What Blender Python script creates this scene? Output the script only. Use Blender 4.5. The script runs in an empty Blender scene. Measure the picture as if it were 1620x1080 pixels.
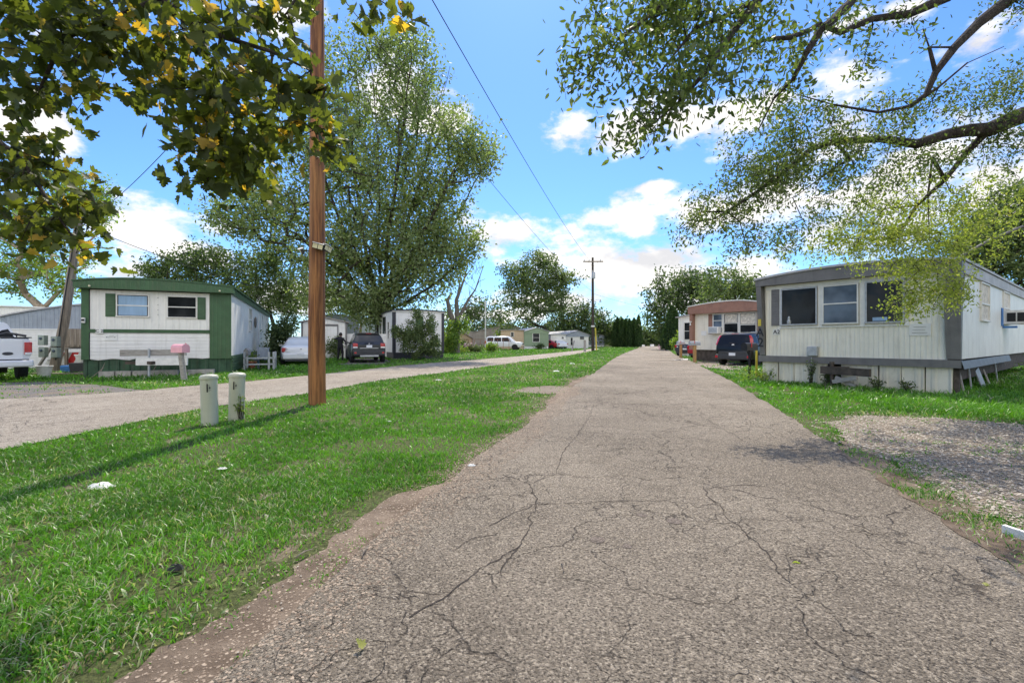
import bpy, math, random
import numpy as np
from mathutils import Vector, Matrix, noise as mnoise
random.seed(7); RS = np.random.default_rng(7)
R = math.radians
sc = bpy.context.scene
# ------------------------------------------------------------------ camera, sky, sun, exposure
CAMH = 1.2
cam = bpy.data.objects.new("camera", bpy.data.cameras.new("camera"))
sc.collection.objects.link(cam); sc.camera = cam
cam.location = (0, 0, CAMH); cam.rotation_euler = (R(90), 0, 0)
cam.data.lens = 16; cam.data.sensor_width = 36; cam.data.clip_start = 0.05; cam.data.clip_end = 3000
sc.view_settings.view_transform = 'Standard'; sc.view_settings.look = 'None'
sc.view_settings.gamma = 1; sc.view_settings.use_curve_mapping = False
sc.view_settings.exposure = 0.78
SUN_EL, SUN_AZ = 54.0, 1.0          # azimuth from +Y towards +X
sun = bpy.data.objects.new("sun", bpy.data.lights.new("sun", 'SUN'))
sc.collection.objects.link(sun)
sun.data.energy = 3.5; sun.data.angle = R(0.5); sun.data.color = (1.0, 0.91, 0.78)
sun.rotation_euler = (R(-(90 - SUN_EL)), 0, R(-SUN_AZ))
sun.rotation_euler = Vector((math.sin(R(SUN_AZ)) * math.cos(R(SUN_EL)), math.cos(R(SUN_AZ)) * math.cos(R(SUN_EL)), math.sin(R(SUN_EL)))).to_track_quat('Z', 'Y').to_euler()
world = bpy.data.worlds.new("World"); sc.world = world; world.use_nodes = True

def build_world():
    nt = world.node_tree; N = nt.nodes; L = nt.links; N.clear()
    def val(v, inp):
        if isinstance(v, (int, float)): inp.default_value = v
        else: L.new(v, inp)
    def M(op, a, b=None, c=None, clamp=False):
        n = N.new('ShaderNodeMath'); n.operation = op; n.use_clamp = clamp
        val(a, n.inputs[0])
        if b is not None: val(b, n.inputs[1])
        if c is not None: val(c, n.inputs[2])
        return n.outputs[0]
    sky = N.new('ShaderNodeTexSky'); sky.sky_type = 'NISHITA'; sky.sun_disc = False
    sky.sun_elevation = R(SUN_EL); sky.sun_rotation = R(SUN_AZ); sky.air_density = 1.0; sky.dust_density = 0.3; sky.ozone_density = 2.5
    tc = N.new('ShaderNodeTexCoord'); sep = N.new('ShaderNodeSeparateXYZ'); L.new(tc.outputs['Generated'], sep.inputs[0])
    x, y, z = sep.outputs
    az = M('ARCTAN2', x, y); el = M('ARCSINE', z)
    # lumpy noise in direction space, squashed vertically
    mp = N.new('ShaderNodeMapping'); mp.inputs['Scale'].default_value = (1, 1, 1.9); L.new(tc.outputs['Generated'], mp.inputs[0])
    def noi(scale, det, rough, off=(0, 0, 0)):
        m2 = N.new('ShaderNodeVectorMath'); m2.operation = 'ADD'; L.new(mp.outputs[0], m2.inputs[0]); m2.inputs[1].default_value = off
        n = N.new('ShaderNodeTexNoise'); n.inputs['Scale'].default_value = scale; n.inputs['Detail'].default_value = det
        n.inputs['Roughness'].default_value = rough; L.new(m2.outputs[0], n.inputs['Vector']); return n.outputs['Fac']
    n1 = noi(4.5, 9, 0.58); n2 = noi(4.5, 5, 0.55, (0, 0, -0.07)); n3 = noi(16, 8, 0.62, (3, 1, 2))
    CL = [(905,208,64,28),(985,208,70,34),(1080,200,90,40),(1180,190,90,60),(1015,352,64,28),(1110,342,120,42),(1230,330,120,70),
          (960,420,120,42),(1060,412,120,44),(1000,450,170,34),(1150,430,90,34),(1330,200,130,90),(1400,300,150,90),(1560,60,110,34),(1640,40,90,40),(1440,20,60,30),
          (250,372,110,38),(330,400,130,44),(210,425,120,40),(360,362,60,20),(770,368,60,26),(735,350,40,20),(440,30,60,45),(620,150,70,50),(680,190,60,30),
          (880,478,110,26),(1100,470,120,22),(1040,298,26,10),(480,470,140,26),(90,60,80,30),(60,200,60,40),(1330,40,60,20),
          (1620,300,120,90),(-200,300,240,70),(1950,200,300,90),(760,500,160,14)]
    best = None; low = None
    for px, py, rx, ry in CL:
        a0 = math.atan((px - 810) / 720); ca = math.cos(a0); e0 = math.atan((540 - py) / 720 * ca)
        ra = rx / 720 * ca * ca * 1.05; re = ry / 720 * ca * math.cos(e0) ** 2 * 1.1
        dx = M('DIVIDE', M('SUBTRACT', az, a0), ra); dy = M('DIVIDE', M('SUBTRACT', el, e0), re)
        d = M('SQRT', M('ADD', M('MULTIPLY', dx, dx), M('MULTIPLY', dy, dy)))
        v = M('SUBTRACT', 1.0, d)
        best = v if best is None else M('MAXIMUM', best, v)
    best = M('MAXIMUM', best, -1.0)
    # unseen clouds added behind the camera to fill the shaded fronts
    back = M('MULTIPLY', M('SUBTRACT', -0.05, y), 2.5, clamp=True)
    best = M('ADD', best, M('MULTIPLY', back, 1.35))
    dens = M('ADD', M('MULTIPLY', best, 0.74), M('MULTIPLY', M('SUBTRACT', n1, 0.5), 3.0))
    dens = M('ADD', dens, M('MULTIPLY', M('SUBTRACT', n3, 0.5), 1.7))
    ss = N.new('ShaderNodeMapRange'); ss.interpolation_type = 'SMOOTHSTEP'; L.new(dens, ss.inputs[0])
    ss.inputs[1].default_value = -0.10; ss.inputs[2].default_value = 0.50; ss.inputs[3].default_value = 0; ss.inputs[4].default_value = 0.97
    # shading: darker where noise above (towards the zenith) is denser
    dn = M('SUBTRACT', n2, n1)
    sh = N.new('ShaderNodeMapRange'); L.new(dn, sh.inputs[0]); sh.inputs[1].default_value = -0.06; sh.inputs[2].default_value = 0.12
    sh.inputs[3].default_value = 1.0; sh.inputs[4].default_value = 0.0
    cc = N.new('ShaderNodeMix'); cc.data_type = 'RGBA'; L.new(sh.outputs[0], cc.inputs[0])
    cc.inputs[6].default_value = (5.0, 4.9, 4.9, 1); cc.inputs[7].default_value = (7.4, 7.1, 6.7, 1)
    # deeper and more saturated blue overhead
    tint = N.new('ShaderNodeMix'); tint.data_type = 'RGBA'; tint.blend_type = 'MULTIPLY'; tint.inputs[0].default_value = 1
    L.new(sky.outputs[0], tint.inputs[6]); tint.inputs[7].default_value = (0.62, 0.92, 1.30, 1)
    front = N.new('ShaderNodeMix'); front.data_type = 'RGBA'; front.blend_type = 'MULTIPLY'; front.inputs[0].default_value = 1   # brightens the added clouds behind the camera as fill light
    fill_gain = M('ADD', 1.0, M('MULTIPLY', back, 1.5)); cmb = N.new('ShaderNodeCombineXYZ'); [L.new(fill_gain, cmb.inputs[i]) for i in range(3)]
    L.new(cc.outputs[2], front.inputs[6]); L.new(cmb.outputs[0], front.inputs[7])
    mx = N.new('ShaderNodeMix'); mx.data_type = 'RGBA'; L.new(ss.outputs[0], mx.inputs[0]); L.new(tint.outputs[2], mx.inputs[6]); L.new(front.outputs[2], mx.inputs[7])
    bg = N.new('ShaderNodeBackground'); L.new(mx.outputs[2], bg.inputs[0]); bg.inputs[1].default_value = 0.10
    out = N.new('ShaderNodeOutputWorld'); L.new(bg.outputs[0], out.inputs[0])
build_world()

# ------------------------------------------------------------------ helpers
def link(o, parent=None):
    sc.collection.objects.link(o)
    if parent is not None: o.parent = parent
    return o
def tag(o, label=None, cat=None, group=None, kind=None):
    if label: o['label'] = label
    if cat: o['category'] = cat
    if group: o['group'] = group
    if kind: o['kind'] = kind
    return o
def thing(name, label, cat, loc=(0, 0, 0), rz=0, group=None):
    o = bpy.data.objects.new(name, None); o.empty_display_size = 0.2
    o.location = loc; o.rotation_euler = (0, 0, rz); link(o)
    return tag(o, label, cat, group)
def P(px, py, D):                    # photo pixel at distance D -> world point
    return Vector(((px - 810) / 720 * D, D, CAMH + (540 - py) / 720 * D))
def G(px, py):                       # photo pixel on the ground -> (x, y)
    D = 720 * CAMH / (py - 540)
    return ((px - 810) / 720 * D, D)

class MB:
    def __init__(s): s.v = []; s.f = []; s.m = []; s.mi = 0
    def add(s, vs, fs, M=None):
        b = len(s.v)
        s.v += [tuple(M @ Vector(p)) if M is not None else tuple(p) for p in vs]
        s.f += [tuple(b + i for i in f) for f in fs]; s.m += [s.mi] * len(fs); return s
    def box(s, x0, x1, y0, y1, z0, z1, M=None):
        vs = [(x, y, z) for z in (z0, z1) for y in (y0, y1) for x in (x0, x1)]
        return s.add(vs, [(0, 2, 3, 1), (4, 5, 7, 6), (0, 1, 5, 4), (2, 6, 7, 3), (0, 4, 6, 2), (1, 3, 7, 5)], M)
    def prism(s, pts, a0, a1, axis='y', M=None):   # outline extruded along an axis
        n = len(pts)
        def pt(p, a): return (p[0], a, p[1]) if axis == 'y' else ((a, p[0], p[1]) if axis == 'x' else (p[0], p[1], a))
        vs = [pt(p, a0) for p in pts] + [pt(p, a1) for p in pts]
        return s.add(vs, [tuple(range(n)), tuple(range(2 * n - 1, n - 1, -1))] + [(i, i + n, (i + 1) % n + n, (i + 1) % n) for i in range(n)], M)
    def tube(s, pts, rs, n=8, cap=True):
        pts = [Vector(p) for p in pts]
        if isinstance(rs, (int, float)): rs = [rs] * len(pts)
        b = len(s.v); prev = None
        for i, p in enumerate(pts):
            t = (pts[min(i + 1, len(pts) - 1)] - pts[max(i - 1, 0)]).normalized()
            if prev is None:
                u = t.cross(Vector((0, 0, 1)) if abs(t.z) < 0.9 else Vector((1, 0, 0))).normalized()
            else:
                u = (prev - t * prev.dot(t)).normalized()
            prev = u; w = t.cross(u)
            for k in range(n):
                a = 2 * math.pi * k / n; s.v.append(tuple(p + (u * math.cos(a) + w * math.sin(a)) * rs[i]))
        for i in range(len(pts) - 1):
            for k in range(n):
                s.f.append((b + i * n + k, b + i * n + (k + 1) % n, b + (i + 1) * n + (k + 1) % n, b + (i + 1) * n + k)); s.m.append(s.mi)
        if cap:
            s.f.append(tuple(b + k for k in range(n - 1, -1, -1))); s.f.append(tuple(b + (len(pts) - 1) * n + k for k in range(n))); s.m += [s.mi] * 2
        return s
    def lathe(s, prof, n=16, c=(0, 0, 0)):          # (r, z) profile about z
        return s.tube([(c[0], c[1], c[2] + z) for r, z in prof], [max(r, 1e-4) for r, z in prof], n) if False else s._lathe(prof, n, c)
    def _lathe(s, prof, n, c):
        b = len(s.v)
        for r, z in prof:
            for k in range(n):
                a = 2 * math.pi * k / n; s.v.append((c[0] + r * math.cos(a), c[1] + r * math.sin(a), c[2] + z))
        for i in range(len(prof) - 1):
            for k in range(n):
                s.f.append((b + i * n + k, b + i * n + (k + 1) % n, b + (i + 1) * n + (k + 1) % n, b + (i + 1) * n + k)); s.m.append(s.mi)
        s.f.append(tuple(b + k for k in range(n - 1, -1, -1))); s.f.append(tuple(b + (len(prof) - 1) * n + k for k in range(n))); s.m += [s.mi] * 2
        return s
    def build(s, name, mats, parent=None, smooth=0, bevel=0):
        me = bpy.data.meshes.new(name); me.from_pydata(s.v, [], s.f)
        if not isinstance(mats, (list, tuple)): mats = [mats]
        for m in mats: me.materials.append(m)
        me.polygons.foreach_set('material_index', s.m)
        if smooth:
            me.polygons.foreach_set('use_smooth', [True] * len(me.polygons)); me.set_sharp_from_angle(angle=R(smooth))
        me.update()
        o = link(bpy.data.objects.new(name, me), parent)
        if bevel:
            bv = o.modifiers.new('b', 'BEVEL'); bv.width = bevel; bv.segments = 2; bv.limit_method = 'ANGLE'; bv.angle_limit = R(40)
        return o

def np_mesh(name, V, F, mat, parent=None, attrs=None):
    me = bpy.data.meshes.new(name); V = np.asarray(V, np.float32); F = np.asarray(F, np.int32); k = F.shape[1]
    me.vertices.add(len(V)); me.vertices.foreach_set('co', V.ravel())
    me.loops.add(F.size); me.loops.foreach_set('vertex_index', F.ravel())
    me.polygons.add(len(F)); me.polygons.foreach_set('loop_start', np.arange(0, F.size, k, dtype=np.int32))
    me.polygons.foreach_set('loop_total', np.full(len(F), k, np.int32))
    for m in (mat if isinstance(mat, (list, tuple)) else [mat]): me.materials.append(m)
    for an, av in (attrs or {}).items():
        a = me.attributes.new(an, 'FLOAT', 'POINT'); a.data.foreach_set('value', np.asarray(av, np.float32))
    me.update(calc_edges=True)
    return link(bpy.data.objects.new(name, me), parent)

# ------------------------------------------------------------------ materials
class NT:
    def __init__(s, name):
        s.mat = bpy.data.materials.new(name); s.mat.use_nodes = True; s.t = s.mat.node_tree; s.N = s.t.nodes; s.L = s.t.links; s.N.clear()
        s.out = s.N.new('ShaderNodeOutputMaterial'); s.tc = s.N.new('ShaderNodeTexCoord')
    def new(s, ty, **kw):
        n = s.N.new('ShaderNode' + ty)
        for k, v in kw.items(): setattr(n, k, v)
        return n
    def set(s, n, i, v):
        if hasattr(v, 'is_output'): s.L.new(v, n.inputs[i])
        else: n.inputs[i].default_value = v
    def co(s, scale=(1, 1, 1), which='Object', loc=(0, 0, 0)):
        m = s.new('Mapping'); s.L.new(s.tc.outputs[which], m.inputs[0]); m.inputs['Scale'].default_value = scale; m.inputs['Location'].default_value = loc
        return m.outputs[0]
    def noise(s, scale, detail=4, rough=.55, co=None, dist=0):
        n = s.new('TexNoise'); s.set(n, 'Scale', scale); s.set(n, 'Detail', detail); s.set(n, 'Roughness', rough); s.set(n, 'Distortion', dist)
        s.L.new(co if co is not None else s.tc.outputs['Object'], n.inputs['Vector']); return n.outputs['Fac']
    def vor(s, scale, feature='F1', co=None, out='Distance', rnd=1):
        n = s.new('TexVoronoi', feature=feature); s.set(n, 'Scale', scale); s.set(n, 'Randomness', rnd)
        s.L.new(co if co is not None else s.tc.outputs['Object'], n.inputs['Vector']); return n.outputs[out]
    def rng(s, v, a, b, c=0., d=1., smooth=True):
        n = s.new('MapRange'); n.interpolation_type = 'SMOOTHSTEP' if smooth else 'LINEAR'
        s.L.new(v, n.inputs[0])
        for i, q in zip((1, 2, 3, 4), (a, b, c, d)): n.inputs[i].default_value = q
        return n.outputs[0]
    def math(s, op, a, b=0., clamp=False):
        n = s.new('Math', operation=op, use_clamp=clamp); s.set(n, 0, a); s.set(n, 1, b); return n.outputs[0]
    def mix(s, f, a, b, blend='MIX'):
        n = s.new('Mix', data_type='RGBA', blend_type=blend); s.set(n, 0, f)
        for i, v in ((6, a), (7, b)):
            if isinstance(v, tuple) and len(v) == 3: v = v + (1,)
            s.set(n, i, v)
        return n.outputs[2]
    def attr(s, name):
        n = s.new('Attribute'); n.attribute_name = name; return n.outputs['Fac']
    def bump(s, h, dist, strength=1., prev=None):
        n = s.new('Bump'); s.set(n, 'Height', h); s.set(n, 'Distance', dist); s.set(n, 'Strength', strength)
        if prev is not None: s.L.new(prev, n.inputs['Normal'])
        return n.outputs[0]
    def pbsdf(s, col, rough=.6, metal=0., normal=None, spec=.5, coat=0.):
        b = s.new('BsdfPrincipled'); s.set(b, 'Base Color', col + (1,) if isinstance(col, tuple) and len(col) == 3 else col)
        s.set(b, 'Roughness', rough); s.set(b, 'Metallic', metal); s.set(b, 'Specular IOR Level', spec); s.set(b, 'Coat Weight', coat)
        if normal is not None: s.L.new(normal, b.inputs['Normal'])
        return b.outputs[0]
    def done(s, sh): s.L.new(sh, s.out.inputs[0]); return s.mat

def pm(name, col, rough=.6, var=.18, scale=3., metal=0., bump=0., bscale=30., stretch=(1, 1, 1), dirt=0., dcol=(.12, .09, .06), ribs=None, spec=.4, coat=0., grime=0.):
    t = NT(name); c = t.co(stretch)
    n = t.noise(scale, 5, .6, c); f = t.rng(n, .3, .7)
    lo = tuple(x * (1 - var) for x in col); hi = tuple(min(1, x * (1 + var)) for x in col)
    k = t.mix(f, lo, hi)
    if dirt > 0:
        d = t.noise(1.7, 8, .7, t.co((1.5, 1.5, .7), loc=(5, 3, 1))); k = t.mix(t.rng(d, .52, .78, 0, dirt), k, dcol)
    if grime > 0:     # run-off streaks hanging down the sheet
        g = t.noise(9, 4, .6, t.co((1, 1, .08), loc=(2, 2, 2))); k = t.mix(t.rng(g, .5, .75, 0, grime), k, dcol)
    nr = None
    if ribs:          # (axis scale vector, spacing, depth, kind)
        sx, spacing, depth = ribs
        w = t.new('TexWave', wave_type='BANDS', bands_direction='X', wave_profile='SIN'); s2 = 1
        sepn = t.new('SeparateXYZ'); t.L.new(t.tc.outputs['Object'], sepn.inputs[0])
        if sx == 'z': co = sepn.outputs[2]
        elif sx == 'xy': co = t.math('ADD', sepn.outputs[0], sepn.outputs[1])
        ph = t.math('MULTIPLY', co, 2 * math.pi / spacing)
        s_ = t.math('SINE', ph); prof = t.rng(s_, .2 if sx == 'xy' else .75, .95, 0, 1)
        t.N.remove(w)
        nr = t.bump(prof, depth)
        k = t.mix(t.rng(s_, .9, 1., 0, .12), k, (.2, .2, .18))
    if bump > 0: nr = t.bump(t.noise(bscale, 6, .65, c), bump, prev=nr)
    return t.done(t.pbsdf(k, rough, metal, nr, spec, coat))

def leafmat(name, dark, light, alt=None, altamt=.2, trans=.45, tcol=None, rough=.5):
    t = NT(name); r = t.attr('rnd'); r2 = t.attr('alt')
    k = t.mix(r, dark, light)
    if alt: k = t.mix(t.rng(r2, 1 - altamt, min(1., 1 - altamt + .12)), k, alt)
    b = t.pbsdf(k, rough, 0., None, .3)
    tr = t.new('BsdfTranslucent')
    t.L.new(t.mix(1., k, tcol or (1.5, 1.7, .5), 'MULTIPLY'), tr.inputs[0])
    m = t.new('MixShader'); m.inputs[0].default_value = trans; t.L.new(b, m.inputs[1]); t.L.new(tr.outputs[0], m.inputs[2])
    return t.done(m.outputs[0])

def glassmat(name, col=(.02, .025, .03), rough=.06, var=.5, spec=.15):
    t = NT(name); n = t.noise(1.3, 3, .5)
    lo = tuple(c * (1 - var) for c in col); hi = tuple(c * (1 + var) for c in col)
    nb = t.bump(t.noise(.8, 2, .5), .02)
    return t.done(t.pbsdf(t.mix(t.rng(n, .35, .65), lo, hi), rough, 0., nb, spec))

M = {}
M['white_panel'] = pm('white_panel', (.78, .77, .72), .45, .05, 2, dirt=.22, grime=.25, dcol=(.3, .27, .2), ribs=('xy', .2, .006))
M['cream_panel'] = pm('cream_panel', (.82, .78, .66), .45, .05, 2, dirt=.2, grime=.26, dcol=(.33, .28, .19), ribs=('xy', .1, .006))
M['cream_skirt'] = pm('cream_skirt', (.72, .68, .56), .5, .08, 2, dirt=.45, grime=.4, dcol=(.28, .24, .16), ribs=('xy', .3, .012))
M['lap_white'] = pm('lap_white', (.80, .79, .76), .45, .05, 2, dirt=.2, grime=.2, dcol=(.3, .27, .2), ribs=('z', .12, .006))
M['white'] = pm('white', (.76, .76, .73), .5, .06, 4, dirt=.1)
M['white_trim'] = pm('white_trim', (.72, .71, .66), .45, .06, 6, dirt=.2)
M['green'] = pm('green', (.048, .112, .048), .45, .12, 3, dirt=.15, grime=.2, ribs=('xy', .12, .004))
M['green_trim'] = pm('green_trim', (.045, .105, .045), .45, .14, 4, dirt=.2)
M['green_skirt'] = pm('green_skirt', (.035, .085, .045), .6, .3, 3, dirt=.5, grime=.4, dcol=(.06, .05, .03), ribs=('xy', .42, .01))
M['gray_trim'] = pm('gray_trim', (.165, .158, .152), .5, .14, 3, dirt=.2, grime=.3, dcol=(.07, .07, .07), bump=.004, bscale=14)
M['gray_sheet'] = pm('gray_sheet', (.30, .34, .39), .45, .1, 3, grime=.2, ribs=('xy', .14, .01))
M['brown'] = pm('brown', (.30, .155, .11), .5, .12, 3, dirt=.15, ribs=('xy', .1, .005))
M['dark_trim'] = pm('dark_trim', (.035, .037, .045), .5, .2, 5)
M['tan'] = pm('tan', (.50, .38, .25), .55, .06, 3, dirt=.15, ribs=('z', .2, .006))
M['sage'] = pm('sage', (.26, .34, .22), .55, .06, 3, ribs=('z', .2, .006))
M['roof_gray'] = pm('roof_gray', (.42, .42, .43), .6, .12, 2, dirt=.3, grime=.2)
M['roof_tan'] = pm('roof_tan', (.34, .30, .27), .8, .14, 2, dirt=.3)
M['glass'] = glassmat('glass', (.014, .016, .018)); M['glass_sky'] = glassmat('glass_sky', (.10, .13, .17), .05, .4)
M['car_glass'] = glassmat('car_glass', (.012, .015, .018), .04)
M['curtain_blue'] = pm('curtain_blue', (.28, .42, .58), .8, .1, 3, bump=.01, bscale=6, stretch=(3, 1, .5))
M['curtain'] = pm('curtain', (.62, .58, .5), .8, .25, 9, bump=.01, bscale=6)
M['black'] = pm('black', (.012, .012, .013), .5, .3, 6)
M['rubber'] = pm('rubber', (.02, .02, .02), .85, .3, 20, bump=.004, bscale=60)
M['steel'] = pm('steel', (.45, .46, .47), .35, .1, 8, metal=.8)
M['rim'] = pm('rim', (.4, .41, .42), .35, .1, 8, metal=.7)
M['galv'] = pm('galv', (.42, .44, .45), .5, .15, 10, metal=.3, dirt=.2)
M['rust'] = pm('rust', (.075, .06, .048), .8, .4, 8, bump=.01, bscale=20)
M['oldwood'] = pm('oldwood', (.24, .20, .155), .85, .3, 3, stretch=(8, 8, .6), bump=.012, bscale=12, dirt=.3)
M['graywood'] = pm('graywood', (.33, .31, .28), .85, .25, 5, stretch=(1, 6, 6), bump=.01, bscale=12, dirt=.3)
M['newwood'] = pm('newwood', (.42, .25, .10), .75, .2, 3, stretch=(8, 8, .6), bump=.006, bscale=12)
M['concrete'] = pm('concrete', (.36, .34, .31), .9, .2, 6, bump=.012, bscale=25, dirt=.4)
M['terracotta'] = pm('terracotta', (.45, .17, .09), .8, .15, 5)
M['pink'] = pm('pink', (.75, .38, .42), .5, .08, 5, dirt=.1)
M['pvc'] = pm('pvc', (.50, .50, .385), .45, .06, 3, dirt=.25, grime=.25)
M['yellow'] = pm('yellow', (.65, .52, .06), .5, .15, 5)
M['red'] = pm('red', (.6, .03, .03), .45, .12, 5)
M['red_lens'] = pm('red_lens', (.42, .012, .02), .15, .25, 12, spec=.8)
M['clear_lens'] = pm('clear_lens', (.7, .7, .7), .12, .1, 12, spec=.9)
M['plate'] = pm('plate', (.72, .74, .78), .4, .08, 20)
M['paper'] = pm('paper', (.78, .77, .73), .7, .1, 10, bump=.01, bscale=30)
M['blue'] = pm('blue', (.05, .17, .42), .6, .2, 5)
M['lamp_cream'] = pm('lamp_cream', (.72, .66, .44), .3, .1, 12)
M['cloth_black'] = pm('cloth_black', (.018, .018, .022), .9, .3, 8, bump=.01, bscale=20)
M['skin'] = pm('skin', (.32, .19, .13), .6, .08, 6)
M['hair'] = pm('hair', (.02, .014, .01), .7, .3, 20)
M['paint_white'] = pm('paint_white', (.74, .75, .76), .25, .03, 2, coat=.6)
M['paint_black'] = pm('paint_black', (.010, .010, .010), .3, .2, 2, coat=.15, spec=.35)
M['paint_dark'] = pm('paint_dark', (.04, .042, .045), .3, .15, 2, coat=.3)
M['paint_red'] = pm('paint_red', (.35, .02, .03), .25, .12, 2, coat=.7)
M['paint_navy'] = pm('paint_navy', (.03, .033, .045), .3, .15, 2, coat=.3)
M['plastic'] = pm('plastic', (.045, .047, .05), .6, .15, 8)
M['bark'] = pm('bark', (.06, .048, .038), .95, .5, 5, stretch=(3, 3, 1.), bump=.09, bscale=9)
M['bark_light'] = pm('bark_light', (.34, .27, .20), .9, .25, 3, stretch=(3, 3, .7), bump=.03, bscale=8)
M['bark_gray'] = pm('bark_gray', (.20, .175, .15), .9, .3, 4, stretch=(4, 4, .8), bump=.03, bscale=8)

def pole_wood():
    t = NT('treated_pole_wood'); c = t.co((9, 9, .35)); g = t.noise(2.2, 7, .65, c, .4)
    g2 = t.noise(14, 4, .6, t.co((6, 6, .5)))
    k = t.mix(t.rng(g, .36, .66), (.11, .04, .016), (.42, .18, .06))
    k = t.mix(t.rng(t.noise(.9, 3, .5, t.co((2, 2, .5), loc=(4, 4, 0))), .5, .75, 0, .55), k, (.42, .21, .07))
    k = t.mix(t.rng(g2, .6, .75, 0, .6), k, (.04, .016, .008))
    return t.done(t.pbsdf(k, .65, 0., t.bump(t.math('ADD', g, t.math('MULTIPLY', g2, .5)), .02), .35))
M['pole'] = pole_wood()

L_ = leafmat
M['leaf_maple'] = L_('leaf_maple', (.038, .052, .026), (.125, .155, .042), (.52, .34, .08), .15, .55, (2.0, 1.95, .55))
M['leaf_elm'] = L_('leaf_elm', (.062, .088, .038), (.17, .215, .08), (.31, .30, .11), .12, .46, (1.35, 1.55, .55))
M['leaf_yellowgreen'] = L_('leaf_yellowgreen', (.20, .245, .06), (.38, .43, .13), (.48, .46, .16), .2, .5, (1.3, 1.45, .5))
M['leaf_silver'] = L_('leaf_silver', (.12, .155, .07), (.29, .35, .155), (.36, .37, .17), .12, .45, (1.35, 1.55, .6))
M['leaf_mid'] = L_('leaf_mid', (.065, .098, .04), (.18, .235, .09), (.26, .28, .10), .12, .38, (1.35, 1.55, .6))
M['leaf_dark'] = L_('leaf_dark', (.045, .075, .033), (.13, .18, .07), (.17, .2, .07), .1, .32)
M['leaf_bright'] = L_('leaf_bright', (.11, .18, .04), (.25, .34, .08), (.4, .4, .06), .1, .45)
M['leaf_arbor'] = L_('leaf_arbor', (.022, .055, .018), (.065, .12, .035), (.14, .18, .05), .08, .3)
M['flower'] = L_('flower', (.6, .3, .4), (.8, .7, .75), None, 0, .3, (1, 1, 1))
M['grass'] = L_('grass', (.05, .145, .014), (.19, .43, .05), (.52, .50, .36), .12, .32, (1.2, 1.4, .4), .36)

def ground_mat():
    t = NT('ground'); n = t.noise(.9, 8, .65); n2 = t.noise(35, 6, .7); n3 = t.noise(4, 6, .6)
    soil = t.mix(t.rng(n2, .3, .7), (.14, .10, .07), (.36, .29, .21))
    gr = t.mix(t.rng(n2, .35, .65), (.05, .06, .022), (.14, .16, .06))
    k = t.mix(t.rng(t.math('ADD', t.math('MULTIPLY', n, .5), t.math('MULTIPLY', n3, .5)), .52, .62, 0., .9), gr, soil)
    return t.done(t.pbsdf(k, .95, 0., t.bump(n2, .03), .15))
def dirt_mat():
    t = NT('dirt'); n = t.noise(2.2, 8, .65); n2 = t.noise(60, 6, .75); v = t.vor(55)
    k = t.mix(t.rng(n, .35, .65), (.135, .10, .072), (.28, .22, .165))
    k = t.mix(t.rng(n2, .5, .72, 0, .6), k, (.12, .09, .065))
    k = t.mix(t.rng(t.vor(38, out='Distance'), .12, .0, 0, .5), k, (.45, .40, .33))
    return t.done(t.pbsdf(k, .95, 0., t.bump(t.math('ADD', t.math('MULTIPLY', n2, .8), t.math('MULTIPLY', n, 1.2)), .02), .15))
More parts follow.
